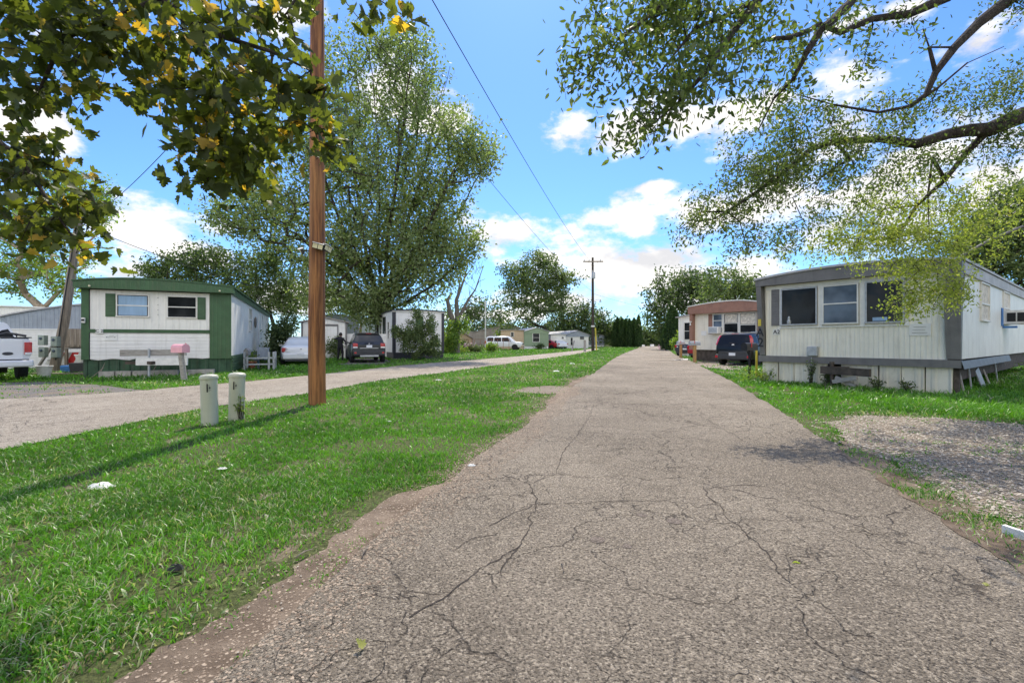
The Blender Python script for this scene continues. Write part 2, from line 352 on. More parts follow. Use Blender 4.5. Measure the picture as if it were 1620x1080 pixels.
def asphalt_mat(name, lo, hi, coarse=1.):
    t = NT(name)
    wob = t.new('VectorMath', operation='ADD'); t.L.new(t.tc.outputs['Object'], wob.inputs[0])
    nz = t.new('TexNoise'); t.set(nz, 'Scale', 2.5); t.set(nz, 'Detail', 6.); t.L.new(t.tc.outputs['Object'], nz.inputs['Vector'])
    scl = t.new('VectorMath', operation='SCALE'); t.L.new(nz.outputs['Color'], scl.inputs[0]); scl.inputs['Scale'].default_value = .5
    t.L.new(scl.outputs[0], wob.inputs[1]); wc = wob.outputs[0]
    big = t.noise(.35, 6, .6); mid = t.noise(2.5, 6, .6); fine = t.noise(170, 3, .7); fine2 = t.noise(75, 5, .75)
    k = t.mix(t.rng(big, .32, .68), lo, hi)
    k = t.mix(t.rng(mid, .46, .72, 0, .42), k, tuple(x * .6 for x in lo))
    agg = t.vor(95, out='Distance'); aggc = t.vor(95, out='Color')
    sepc = t.new('SeparateColor'); t.L.new(aggc, sepc.inputs[0])
    k = t.mix(t.rng(sepc.outputs[0], .55, .95, 0, .55), k, tuple(min(1, x * 1.7) for x in hi))
    k = t.mix(t.rng(sepc.outputs[1], .7, 1., 0, .45), k, tuple(x * .35 for x in lo))
    pits = t.rng(fine2, .49, .62, 0, .85 * coarse); k = t.mix(pits, k, (.035, .028, .022))
    pz = t.rng(t.noise(1.4, 4, .6), .4, .62, .25, 1.); p2 = t.math('MULTIPLY', t.rng(t.noise(38, 4, .7, t.co((1, 1, 1), loc=(3, 1, 0))), .56, .66, 0, .75 * coarse), pz); k = t.mix(p2, k, (.05, .038, .028))
    # alligator cracking where the surface is tired
    e1 = t.vor(1.15, 'DISTANCE_TO_EDGE', wc); e2 = t.vor(4.2, 'DISTANCE_TO_EDGE', wc); e3 = t.vor(.42, 'DISTANCE_TO_EDGE', wc)
    zone = t.rng(t.noise(.55, 4, .6, t.co(loc=(7, 2, 0))), .42, .55)
    zone2 = t.rng(t.noise(.5, 4, .6, t.co(loc=(1, 9, 0))), .42, .58)
    c1 = t.math('MULTIPLY', t.rng(e1, .0, .007, .85, 0.), zone2); c2 = t.math('MULTIPLY', t.rng(e2, .0, .022, .8, 0.), zone)
    c3 = t.rng(e3, 0., .005, .8, 0.)
    cr = t.math('MAXIMUM', t.math('MAXIMUM', c1, c2), c3)
    cr = t.math('MULTIPLY', cr, t.rng(t.noise(7, 4, .6), .34, .56))
    k = t.mix(t.math('MULTIPLY', cr, .85), k, (.05, .038, .03))
    h = t.math('ADD', t.math('MULTIPLY', t.rng(agg, 0., .6, 1., 0., False), .5), t.math('MULTIPLY', fine2, -1.2 * coarse))
    h = t.math('ADD', t.math('ADD', h, t.math('MULTIPLY', cr, -1.6)), t.math('MULTIPLY', fine, .3))
    return t.done(t.pbsdf(k, .9, 0., t.bump(h, .02), .25))
def gravel_mat(name, a, b):
    t = NT(name); c = t.vor(48, out='Color'); d = t.vor(48); s = t.new('SeparateColor'); t.L.new(c, s.inputs[0])
    k = t.mix(s.outputs[0], a, b); k = t.mix(t.rng(d, .35, .8, 0, .55), k, tuple(x * .35 for x in a))
    n = t.noise(1.1, 6, .6); k = t.mix(t.rng(n, .42, .62, 0, .85), k, t.mix(t.rng(t.noise(60, 5, .7), .4, .6), (.16, .12, .08), (.33, .27, .2)))
    return t.done(t.pbsdf(k, .9, 0., t.bump(t.rng(d, 0., .7, 1., 0., False), .02), .3))
M['ground'] = ground_mat(); M['dirt'] = dirt_mat()
M['asphalt'] = asphalt_mat('asphalt', (.235, .196, .148), (.415, .354, .275))
M['asphalt_side'] = asphalt_mat('asphalt_side', (.34, .29, .23), (.46, .405, .33), .7)
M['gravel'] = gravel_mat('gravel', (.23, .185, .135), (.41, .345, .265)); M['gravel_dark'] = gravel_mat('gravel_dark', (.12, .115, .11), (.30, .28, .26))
M['stone'] = pm('stone', (.42, .39, .34), .9, .4, 25, bump=.01, bscale=60)
M['crack'] = pm('crack', (.045, .035, .028), .95, .3, 10)
# ------------------------------------------------------------------ ground, roads, gravel, verges
def rough(pts, amp=.05, seed=0, close=True):
    out = []
    n = len(pts)
    for i in range(n if close else n - 1):
        a, b = pts[i], pts[(i + 1) % n]; d = math.dist(a, b); m = math.hypot(*[(a[k] + b[k]) / 2 for k in (0, 1)])
        st = max(.06, .012 * m); k = max(1, min(200, int(d / st)))
        for j in range(k):
            t = j / k; x, y = a[0] + (b[0] - a[0]) * t, a[1] + (b[1] - a[1]) * t
            dist = math.hypot(x, y); am = amp * (1 + dist * .04)
            f = 1.3; nx = mnoise.noise((x * f, y * f, seed)) + .6 * mnoise.noise((x * 5, y * 5, seed + 3)) + .4 * mnoise.noise((x * 17, y * 17, seed + 5))
            ny = mnoise.noise((x * f, y * f, seed + 9)) + .6 * mnoise.noise((x * 5, y * 5, seed + 13)) + .4 * mnoise.noise((x * 17, y * 17, seed + 15))
            out.append((x + nx * am, y + ny * am))
    return out
def sheet(name, pts, z, mat, label=None, cat=None):
    me = bpy.data.meshes.new(name); me.from_pydata([(x, y, z) for x, y in pts], [], [tuple(range(len(pts)))])
    if me.polygons[0].normal.z < 0: me.flip_normals()
    me.materials.append(mat); o = link(bpy.data.objects.new(name, me)); tag(o, label, cat, kind='structure'); return o
def inside(poly, X, Y):
    p = np.array(poly); x0, y0 = p[:, 0], p[:, 1]; x1, y1 = np.roll(x0, -1), np.roll(y0, -1)
    r = np.zeros(len(X), bool)
    for a, b, c, d in zip(x0, y0, x1, y1):
        if b == d: continue
        m = ((b > Y) != (d > Y)) & (X < (c - a) * (Y - b) / (d - b) + a); r ^= m
    return r

g = MB(); 
gx = [-900, -40, 40, 900]; gy = [-900, -10, 60, 900]
g.add([(-900, -900, 0), (900, -900, 0), (900, 900, 0), (-900, 900, 0)], [(0, 1, 2, 3)])
tag(g.build('ground', M['ground']), 'flat park ground of soil and thin grass under everything', 'ground', kind='structure')

roadL = [G(330, 1080), G(470, 960), G(570, 870), G(640, 815), G(710, 765), G(755, 722), G(830, 676), G(880, 632), G(905, 612), G(940, 590), G(968, 569), G(985, 560), G(1003, 553), G(1013, 549.5)]
roadR = [G(1640, 915), G(1560, 850), G(1480, 800), G(1400, 750), G(1335, 707), G(1290, 690), G(1245, 657), G(1200, 630), G(1160, 605), G(1120, 585), G(1090, 570), G(1068, 561), G(1060, 555), G(1052, 550.5), G(1048, 548)]
main_poly = rough([(-.95, -3), (-1.0, 1.0)] + roadL + [(27, 120), (31, 120)] + roadR[::-1] + [(2.7, 1.2), (2.6, -3)], .035, 1)
sideU = [(-40, 9.0), G(-300, 640), G(0, 632), G(110, 626), G(230, 618), G(300, 611), G(380, 605), G(470, 596), G(540, 589), G(620, 580), G(700, 573), G(780, 567), G(840, 562), G(880, 558), G(920, 554), G(943, 550.5)]
sideL = [G(950, 552), G(935, 556), G(900, 562), G(850, 569), G(800, 576), G(700, 590), G(600, 602), G(485, 623), G(330, 645), G(200, 671), G(0, 714), G(-300, 790), (-12, 1.5), (-40, -4)]
side_poly = rough(sideU + sideL, .035, 2)
dirt_in = [G(190, 1080), G(335, 985), G(430, 925), G(505, 875), G(558, 828), G(612, 790), G(680, 768), G(735, 748), G(790, 708), G(840, 668), G(872, 628), G(915, 598)]
dirt_poly = rough([(-1.15, -1), (-1.25, 1.0)] + dirt_in + [G(950, 590), G(930, 603), G(900, 640), G(800, 740), G(700, 830), G(600, 920), G(500, 1040), (-.3, .5), (-.3, -1)], .10, 3)
sheet('main_road', main_poly, .012, M['asphalt'], 'cracked weathered asphalt lane running straight up the middle', 'road')
sheet('side_road', side_poly, .012, M['asphalt_side'], 'pale asphalt lane past the homes beyond the grass strip', 'road')
sheet('dirt_path', dirt_poly, .006, M['dirt'], 'bare brown dirt strip between lawn and asphalt', 'dirt strip')
patch_poly = rough([G(815, 620), G(830, 613), G(870, 610), G(905, 613), G(905, 622), G(860, 624)], .05, 5)
sheet('gravel_patch_ground', patch_poly, .008, M['gravel'], 'small pale bare patch beside the lane in the grass', 'bare patch')
grav_src = [G(1305, 672), G(1330, 662), G(1400, 657), G(1480, 661), G(1560, 668), G(1680, 676), (16, 7.0), (16, 1.0), (3.6, 1.0), G(1665, 868), G(1600, 838), G(1530, 795), G(1440, 752), G(1380, 722), G(1330, 697)]
grav_poly = rough(grav_src, .16, 6)
sheet('gravel_driveway', grav_poly, .008, M['gravel'], 'light gray gravel parking pad right of the lane', 'gravel pad')
weed_poly = [G(1330, 697), G(1400, 730), G(1490, 778), G(1620, 850), G(1750, 920), G(1700, 960), G(1600, 890), G(1500, 820), G(1400, 757), G(1335, 712)]
sheet('dirt_strip_ground', rough([(x_ - (.10 if i_ >= 5 else 0), y_ - (.05 if i_ >= 5 else 0)) for i_, (x_, y_) in enumerate(weed_poly)], .10, 8), .0165, M['dirt'], 'thin dirt and weed line between asphalt and gravel pad', 'dirt strip')
drive_poly = rough([G(1080, 572), G(1130, 571), G(1210, 578), (9.5, 20), (10.5, 21.5), G(1180, 584), G(1150, 586), G(1118, 581)], .1, 9)
sheet('driveway', drive_poly, .007, M['gravel'], 'pale worn driveway under the black hatchback', 'driveway')
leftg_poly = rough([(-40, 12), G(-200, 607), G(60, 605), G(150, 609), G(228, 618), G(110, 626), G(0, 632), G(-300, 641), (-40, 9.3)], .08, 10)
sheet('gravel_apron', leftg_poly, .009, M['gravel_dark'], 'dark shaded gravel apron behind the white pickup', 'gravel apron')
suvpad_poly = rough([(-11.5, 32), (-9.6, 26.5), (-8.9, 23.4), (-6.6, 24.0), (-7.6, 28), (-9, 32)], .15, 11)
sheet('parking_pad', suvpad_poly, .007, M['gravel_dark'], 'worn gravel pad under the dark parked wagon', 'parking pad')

# open cracks in the asphalt, thin torn ribbons lying in its surface
def crack(px):
    mb = MB(); pts = [Vector((*G(*p), 0)) for p in px]; dense = []
    for a, b in zip(pts, pts[1:]):
        k = max(2, int((b - a).length / .035))
        for j in range(k):
            p = a.lerp(b, j / k); dense.append(p + Vector((mnoise.noise(p * 7) * .035 + mnoise.noise(p * 31) * .016, mnoise.noise(p * 7 + Vector((9, 9, 9))) * .035 + mnoise.noise(p * 33 + Vector((5, 5, 5))) * .016, 0)))
    for i in range(len(dense) - 1):
        a, b = dense[i], dense[i + 1]; t = (b - a).normalized(); n = Vector((-t.y, t.x, 0)); w = .0035 * (.35 + 1.5 * abs(mnoise.noise(a * 6)) + .6 * random.random())
        w2 = .0035 * (.35 + 1.5 * abs(mnoise.noise(b * 6)))
        mb.add([(a.x - n.x * w, a.y - n.y * w, .0155), (a.x + n.x * w, a.y + n.y * w, .0155), (b.x + n.x * w2, b.y + n.y * w2, .0155), (b.x - n.x * w2, b.y - n.y * w2, .0155)], [(0, 3, 2, 1)])
    return mb
cm = MB()
for c in ([(838, 768), (848, 790), (850, 800), (900, 798), (990, 795), (1050, 796), (1110, 798)], [(850, 800), (842, 815), (838, 840), (820, 868), (800, 890), (795, 920)],
          [(850, 800), (815, 812), (790, 830), (770, 838)], [(1110, 775), (1135, 800), (1160, 830), (1185, 850), (1215, 880), (1225, 905), (1260, 930)], [(790, 845), (745, 855), (700, 880)],
          [(838, 768), (820, 760), (790, 752)], [(820, 868), (770, 900), (700, 950), (640, 985)], [(1120, 775), (1160, 770), (1230, 772)], [(905, 700), (890, 720), (880, 750), (838, 768)],
          [(940, 640), (930, 665), (905, 700)], [(1010, 640), (1100, 655), (1180, 700), (1260, 712)]):
    m_ = crack(c); cm.add(m_.v, m_.f)
me_road = bpy.data.objects['main_road']
o = cm.build('crack_lines', M['crack'], me_road)

# ------------------------------------------------------------------ vegetation engine
def vnoise(X, Y, s, seed=0):        # cheap 2-D value noise
    X = X * s + seed * 17.3; Y = Y * s + seed * 5.1
    xi = np.floor(X).astype(np.int64); yi = np.floor(Y).astype(np.int64); fx = X - xi; fy = Y - yi
    fx = fx * fx * (3 - 2 * fx); fy = fy * fy * (3 - 2 * fy)
    def h(a, b):
        n = (a * 374761393 + b * 668265263) & 0x7fffffff; n = (n ^ (n >> 13)) * 1274126177 & 0x7fffffff; return (n & 0xffff) / 65535.
    return (h(xi, yi) * (1 - fx) + h(xi + 1, yi) * fx) * (1 - fy) + (h(xi, yi + 1) * (1 - fx) + h(xi + 1, yi + 1) * fx) * fy
def fbm(X, Y, s, seed=0): return (vnoise(X, Y, s, seed) + .5 * vnoise(X, Y, s * 2.1, seed + 1) + .25 * vnoise(X, Y, s * 4.3, seed + 2)) / 1.75

def make_grass():
    Xs, Ys = [], []
    def band(y0, y1, dens):
        w = 1.25 * y1 + 1.5; n = int(dens * 2 * w * (y1 - y0))
        Xs.append(RS.uniform(-w, w, n)); Ys.append(RS.uniform(y0, y1, n))
    D0 = 8500
    edges = [1.2, 2.5, 4, 5, 6.2, 8, 10, 13, 17, 22, 30, 40, 55, 75, 100]
    for a, b in zip(edges, edges[1:]): m = (a + b) / 2; band(a, b, D0 * min(1, (2.7 / m)) ** 2.0 * (1 if m < 20 else .8))
    X = np.concatenate(Xs); Y = np.concatenate(Ys)
    wsh = inside([(x_ - .08, y_ - .04) for x_, y_ in weed_poly], X, Y)
    road = (inside(main_poly, X, Y) & ~wsh) | inside(side_poly, X, Y); X, Y = X[~road], Y[~road]
    # outside the frame by more than a step: drop
    keep = np.abs(X) < 1.22 * Y + 1.0; X, Y = X[keep], Y[keep]
    grav = inside(grav_poly, X, Y); dirt = inside(dirt_poly, X, Y); weed = inside(weed_poly, X, Y) | inside([(x_ - .08, y_ - .04) for x_, y_ in weed_poly], X, Y)
    oth = inside(patch_poly, X, Y) | inside(leftg_poly, X, Y) | inside(drive_poly, X, Y) | inside(suvpad_poly, X, Y)
    u = RS.random(len(X)); n = fbm(X, Y, 1.1, 3); n2 = fbm(X, Y, 3.2, 7)
    med = (X < (Y * .32 - .4)) & (Y < 30) & (X > -7)
    # distance to the dirt line: thins the turf towards the bare strip
    dl = np.full(len(X), 9.)
    P_ = np.array(dirt_in)
    for a, b in zip(P_, P_[1:]):
        ab = b - a; t = np.clip(((X - a[0]) * ab[0] + (Y - a[1]) * ab[1]) / (ab @ ab), 0, 1)
        dl = np.minimum(dl, np.hypot(X - a[0] - t * ab[0], Y - a[1] - t * ab[1]))
    thin = np.clip(dl / .45, 0, 1)
    p = np.where(n * .6 + n2 * .4 > .60 - .08 * (1 - thin), .28, 1.) * np.where(med, np.clip(.25 + thin * 1.0 + (n2 - .5) * 2.4, .05, 1), 1)
    pr = inside([G(1000, 552), G(1060, 552), G(1620, 640), G(1620, 672), G(1310, 655), G(1200, 632)], X, Y)
    p = np.where(dirt, np.where(n2 > .66, .35, .012), p)
    gd = np.full(len(X), 9.); Q = np.array(grav_src)
    for a_, b_ in zip(Q, np.roll(Q, -1, 0)):
        ab = b_ - a_; t_ = np.clip(((X - a_[0]) * ab[0] + (Y - a_[1]) * ab[1]) / (ab @ ab), 0, 1); gd = np.minimum(gd, np.hypot(X - a_[0] - t_ * ab[0], Y - a_[1] - t_ * ab[1]))
    p = np.where(grav, np.where(n2 * .5 + n * .5 > .55, .34, .012), p)
    p = np.where(gd < .45, np.where(n2 * .6 + vnoise(X, Y, 8, 3) * .4 > .42 + (gd * grav) * .5, .45, .06), p)
    p = np.where(weed, np.where(n2 > .46, .6, .12), p)
    p = np.where(oth, np.where(n2 > .62, .25, .02), p)
    k = u < p; X, Y = X[k], Y[k]; dirt, grav, weed, n, n2, thin, med = [q[k] for q in (dirt, grav, weed, n, n2, thin, med)]
    N = len(X)
    sc_ = np.maximum(1, Y / 3.6) ** .92
    near_house = fbm(X, Y, .5, 11)
    clump = fbm(X, Y, 9, 5)
    h = RS.uniform(.022, .060, N) * (.4 + 1.2 * clump) * (1 + .3 * (near_house - .5)) * np.where(dirt | grav, .55, 1) * np.where(med, .55 + .45 * thin, 1.1) * (1 + .12 * (sc_ - 1))
    tall = RS.random(N) < .02; h = np.where(tall, h * 1.7, h)
    # rank growth against the homes on both sides
    rank = ((X > 6.6 + (Y - 8) * .0) & (Y > 7.2) & (Y < 14) & ~grav) | ((X < -9) & (Y > 14)); h = np.where(rank, h * 1.7, h)
    w = RS.uniform(.0018, .0040, N) * sc_
    broad = (RS.random(N) < np.where(n2 > .55, .12, .03)); w = np.where(broad, w * 3.2, w); h = np.where(broad, h * .55, h)
    a = RS.uniform(0, 2 * math.pi, N); lean = RS.uniform(.25, 1.5, N) * h; la = RS.uniform(0, 2 * math.pi, N)
    dx, dy = np.cos(a) * w, np.sin(a) * w; lx, ly = np.cos(la) * lean, np.sin(la) * lean
    V = np.zeros((N, 5, 3)); z0 = 0.0
    V[:, 0] = np.stack([X - dx, Y - dy, np.full(N, z0)], 1); V[:, 1] = np.stack([X + dx, Y + dy, np.full(N, z0)], 1)
    V[:, 2] = np.stack([X - dx * .9 + lx * .35, Y - dy * .9 + ly * .35, h * .6], 1); V[:, 3] = np.stack([X + dx * .9 + lx * .35, Y + dy * .9 + ly * .35, h * .6], 1)
    V[:, 4] = np.stack([X + lx, Y + ly, h * RS.uniform(.75, 1., N)], 1)
    b = np.arange(N)[:, None] * 5
    F = np.concatenate([b + [0, 1, 2], b + [1, 3, 2], b + [2, 3, 4]], 0)
    rnd = np.clip(RS.normal(.45, .22, N) + (n - .5) * 1.1, 0, 1); dry = RS.random(N) * .95 + np.clip((fbm(X, Y, .7, 21) - .5) * .6, -.06, .2) + .10 * (1 - thin) * med + .10 * weed
    o = np_mesh('grass', V.reshape(-1, 3), F, M['grass'], attrs={'rnd': np.repeat(rnd, 5), 'alt': np.repeat(dry, 5)})
    tag(o, 'green lawn grass with dry blades and clover on both sides of the lane', 'grass', kind='stuff')
    print('grass blades', N)
make_grass()

def make_stones():
    Xs, Ys, S = [], [], []
    def add(poly, dens, y0, y1, x0, x1, s0, s1):
        n = int(dens * (y1 - y0) * (x1 - x0)); X = RS.uniform(x0, x1, n); Y = RS.uniform(y0, y1, n); k = inside(poly, X, Y) & (np.abs(X) < 1.25 * Y + .5)
        Xs.append(X[k]); Ys.append(Y[k]); S.append(RS.uniform(s0, s1, k.sum()) ** 1.0)
    add(grav_poly, 600, 2.0, 8.3, 2.5, 10, .006, .017); add(dirt_poly, 70, 1.2, 8, -1.8, 1.5, .002, .007); add(rough([(x_ * 1.0 - .12, y_ + .22) for x_, y_ in grav_src], .3, 4), 150, 2.0, 9, 2.5, 11, .006, .016); add(weed_poly, 300, 1.5, 6, 2.5, 6, .004, .011)
    add(main_poly, 60, 1.3, 9, -1.2, 6, .002, .0055); add(drive_poly, 60, 18, 24, 7, 12, .015, .035)
    X, Y, S = map(np.concatenate, (Xs, Ys, S)); N = len(X)
    T = np.array([(1, 0, 0), (.3, .95, 0), (-.8, .6, 0), (-.8, -.6, 0), (.3, -.95, 0), (.1, .1, .75), (0, 0, -.4)], float)
    Fc = [(i, (i + 1) % 5, 5) for i in range(5)]
    a = RS.uniform(0, 6.28, N); c, s = np.cos(a), np.sin(a); j = T[None] * RS.uniform(.6, 1.3, (N, 7, 3)) * S[:, None, None]
    V = np.stack([j[..., 0] * c[:, None] - j[..., 1] * s[:, None] + X[:, None], j[..., 0] * s[:, None] + j[..., 1] * c[:, None] + Y[:, None], j[..., 2] + .012], -1)
    F = (np.arange(N)[:, None, None] * 7 + np.array(Fc)[None]).reshape(-1, 3)
    tag(np_mesh('gravel', V.reshape(-1, 3), F, M['stone_var']), 'loose pale gravel stones scattered over pad, lane edge and dirt', 'gravel', kind='stuff')
    print('stones', N)
def make_clods():
    X = RS.uniform(-2, 2.2, 220000); Y = RS.uniform(1.2, 12, 220000); d = np.full(len(X), 9.); Q = np.array(roadL[:10])
    for a, b_ in zip(Q, Q[1:]):
        ab = b_ - a; t_ = np.clip(((X - a[0]) * ab[0] + (Y - a[1]) * ab[1]) / (ab @ ab), 0, 1); d = np.minimum(d, np.hypot(X - a[0] - t_ * ab[0], Y - a[1] - t_ * ab[1]))
    k = inside(dirt_poly, X, Y) & (RS.random(len(X)) < .4) | ((d < .35) & (RS.random(len(X)) < np.exp(-d / .09) * (.25 + 1.5 * (fbm(X, Y, 3, 4) > .5)))); X, Y = X[k], Y[k]; N = len(X)
    T = np.array([(1, 0, 0), (.3, .95, 0), (-.8, .6, 0), (-.8, -.6, 0), (.3, -.95, 0), (.1, .1, .7), (0, 0, -.3)], float); S = RS.uniform(.002, .0075, N) ** 1.0 * (1 + .06 * Y)
    a = RS.uniform(0, 6.28, N); c, s = np.cos(a), np.sin(a); j = T[None] * RS.uniform(.5, 1.4, (N, 7, 3)) * S[:, None, None]
    V = np.stack([j[..., 0] * c[:, None] - j[..., 1] * s[:, None] + X[:, None], j[..., 0] * s[:, None] + j[..., 1] * c[:, None] + Y[:, None], j[..., 2] * .7 + np.where(inside(main_poly, X, Y), .013, .007)[:, None]], -1)
    F = (np.arange(N)[:, None, None] * 7 + np.array([(i, (i + 1) % 5, 5) for i in range(5)])[None]).reshape(-1, 3)
    tag(np_mesh('dirt_crumbs', V.reshape(-1, 3), F, M['clod']), 'crumbs of dry brown soil along the broken asphalt edge', 'soil', kind='stuff'); print('clods', N)
t = NT('clod'); i_ = t.new('NewGeometry'); M['clod'] = t.done(t.pbsdf(t.mix(i_.outputs['Random Per Island'], (.16, .12, .09), (.40, .325, .25)), .95, spec=.1))
make_clods()
t = NT('stone_var'); i_ = t.new('NewGeometry'); cr = t.mix(i_.outputs['Random Per Island'], (.16, .135, .105), (.46, .41, .34)); M['stone_var'] = t.done(t.pbsdf(cr, .85))
make_stones()

TPL = {
 'diamond': (np.array([(0, 0, 0), (.5, .27, .05), (1, 0, -.04), (.5, -.27, .05)]), [(0, 2, 1), (0, 3, 2)]),
 'oval': (np.array([(0, 0, 0), (.28, .19, .03), (.65, .17, .02), (1, 0, -.06), (.65, -.17, .02), (.28, -.19, .03)]), [(0, 2, 1), (0, 3, 2), (0, 4, 3), (0, 5, 4)]),
}
_h = [(0, 0), (-.04, .2), (.02, .46), (.17, .38), (.3, .6), (.42, .5), (.47, .28), (.66, .36), (.7, .18), (.84, .2), (1.02, 0)]
_mp = [(x, y, -.3 * abs(y) - .16 * x * x) for x, y in _h] + [(x, -y, -.3 * abs(y) - .16 * x * x) for x, y in _h[-2:0:-1]]
TPL['maple'] = (np.array([(.35, 0, .03)] + _mp), [(0, (i + 1) % 20 + 1, i + 1) for i in range(20)])

def leaf_cloud(name, C_, size, shape, mat, parent, droop=.5, rnd=None, flat=.0, altseed=None):
    C_ = np.asarray(C_); N = len(C_); T, Fc = TPL[shape]
    u = RS.normal(size=(N, 3)); u /= np.linalg.norm(u, axis=1)[:, None]; u[:, 2] -= droop; u /= np.linalg.norm(u, axis=1)[:, None]
    n = RS.normal(size=(N, 3)); n[:, 2] += flat; v = np.cross(n, u); v /= np.linalg.norm(v, axis=1)[:, None] + 1e-9; n = np.cross(u, v)
    s = RS.uniform(.65, 1.25, N) * size; fold = RS.uniform(-1.5, 2.5, N)
    V = C_[:, None] + s[:, None, None] * (T[None, :, 0, None] * u[:, None] + T[None, :, 1, None] * v[:, None] + (T[None, :, 2, None] * fold[:, None, None]) * n[:, None])
    k = len(T); F = (np.arange(N)[:, None, None] * k + np.array(Fc)[None]).reshape(-1, 3)
    if rnd is None: rnd = RS.random(N)
    alt = altseed if altseed is not None else RS.random(N)
    return np_mesh(name, V.reshape(-1, 3), F, mat, parent, {'rnd': np.repeat(rnd, k), 'alt': np.repeat(alt, k)})

def ell(n, c, r, shell=2.4):
    d = RS.normal(size=(n, 3)); d /= np.linalg.norm(d, axis=1)[:, None]; q = RS.random(n) ** (1 / shell)
    return np.asarray(c) + d * q[:, None] * np.asarray(r)

def skeleton(nodes, parents, targets, seg=.8, curve=.15, origin=None, back=.35):
    """grow branches greedily from existing nodes to every target; returns nodes, parents, tip index per target"""
    nodes = [np.asarray(p, float) for p in nodes]; parents = list(parents); tips = []
    o = np.asarray(origin if origin is not None else nodes[-1]); order = np.argsort(np.linalg.norm(targets - o, axis=1))
    tips = [0] * len(targets); A = np.array(nodes)
    for i in order:
        t = targets[i]; d = np.linalg.norm(A - t, axis=1); ro = np.linalg.norm(A - o, axis=1); rt = np.linalg.norm(t - o)
        cost = d + back * np.maximum(0, ro - rt * .97) * 2 + .10 * ro
        j = int(np.argmin(cost)); L = d[j]; k = max(1, int(L / seg)); cur = j; a = A[j]
        perp = RS.normal(size=3) * curve * L; new = []
        for q in range(1, k + 1):
            f = q / k; p = a + (t - a) * f + perp * math.sin(math.pi * f) * .5 + np.array((0, 0, .08 * L * math.sin(math.pi * f)))
            nodes.append(p); parents.append(cur); cur = len(nodes) - 1; new.append(p)
        A = np.vstack([A, np.array(new)]); tips[i] = cur
    return np.array(nodes), parents, tips

def branch_mesh(name, nodes, parents, r_tip, power, mat, parent, rfix=None, rmax=None, n=6):
    cnt = np.zeros(len(nodes)); ch = np.zeros(len(nodes), int)
    for i, p in enumerate(parents):
        if p >= 0: ch[p] += 1
    cnt[ch == 0] = 1
    for i in range(len(nodes) - 1, 0, -1):
        if parents[i] >= 0: cnt[parents[i]] += cnt[i]
    r = r_tip * np.maximum(cnt, 1) ** power
    if rmax: r = np.minimum(r, rmax)
    if rfix:
        for i, v in rfix.items(): r[i] = v
    for i in range(1, len(nodes)):
        p = parents[i]
        if p >= 0: r[i] = min(r[i], r[p])
    idx = [i for i, p in enumerate(parents) if p >= 0]; a = nodes[[parents[i] for i in idx]]; b = nodes[idx]
    ra = np.minimum(r[[parents[i] for i in idx]], r[idx] * 1.35); rb = r[idx]
    t = b - a; t /= np.linalg.norm(t, axis=1)[:, None] + 1e-9; b = b + t * (rb * .3)[:, None]
    up = np.where(np.abs(t[:, 2:3]) > .9, np.array([[1., 0, 0]]), np.array([[0, 0, 1.]])); u = np.cross(t, up); u /= np.linalg.norm(u, axis=1)[:, None]; w = np.cross(t, u)
    an = np.arange(n) * 2 * math.pi / n
    ring = u[:, None] * np.cos(an)[None, :, None] + w[:, None] * np.sin(an)[None, :, None]
    V = np.concatenate([a[:, None] + ring * ra[:, None, None], b[:, None] + ring * rb[:, None, None]], 1)
    K = len(idx); base = np.arange(K)[:, None] * 2 * n; k = np.arange(n)[None]
    F = np.stack([base + k, base + (k + 1) % n, base + n + (k + 1) % n, base + n + k], -1).reshape(-1, 4)
    o = np_mesh(name, V.reshape(-1, 3), F, mat, parent)
    o.data.polygons.foreach_set('use_smooth', [True] * len(o.data.polygons)); return o

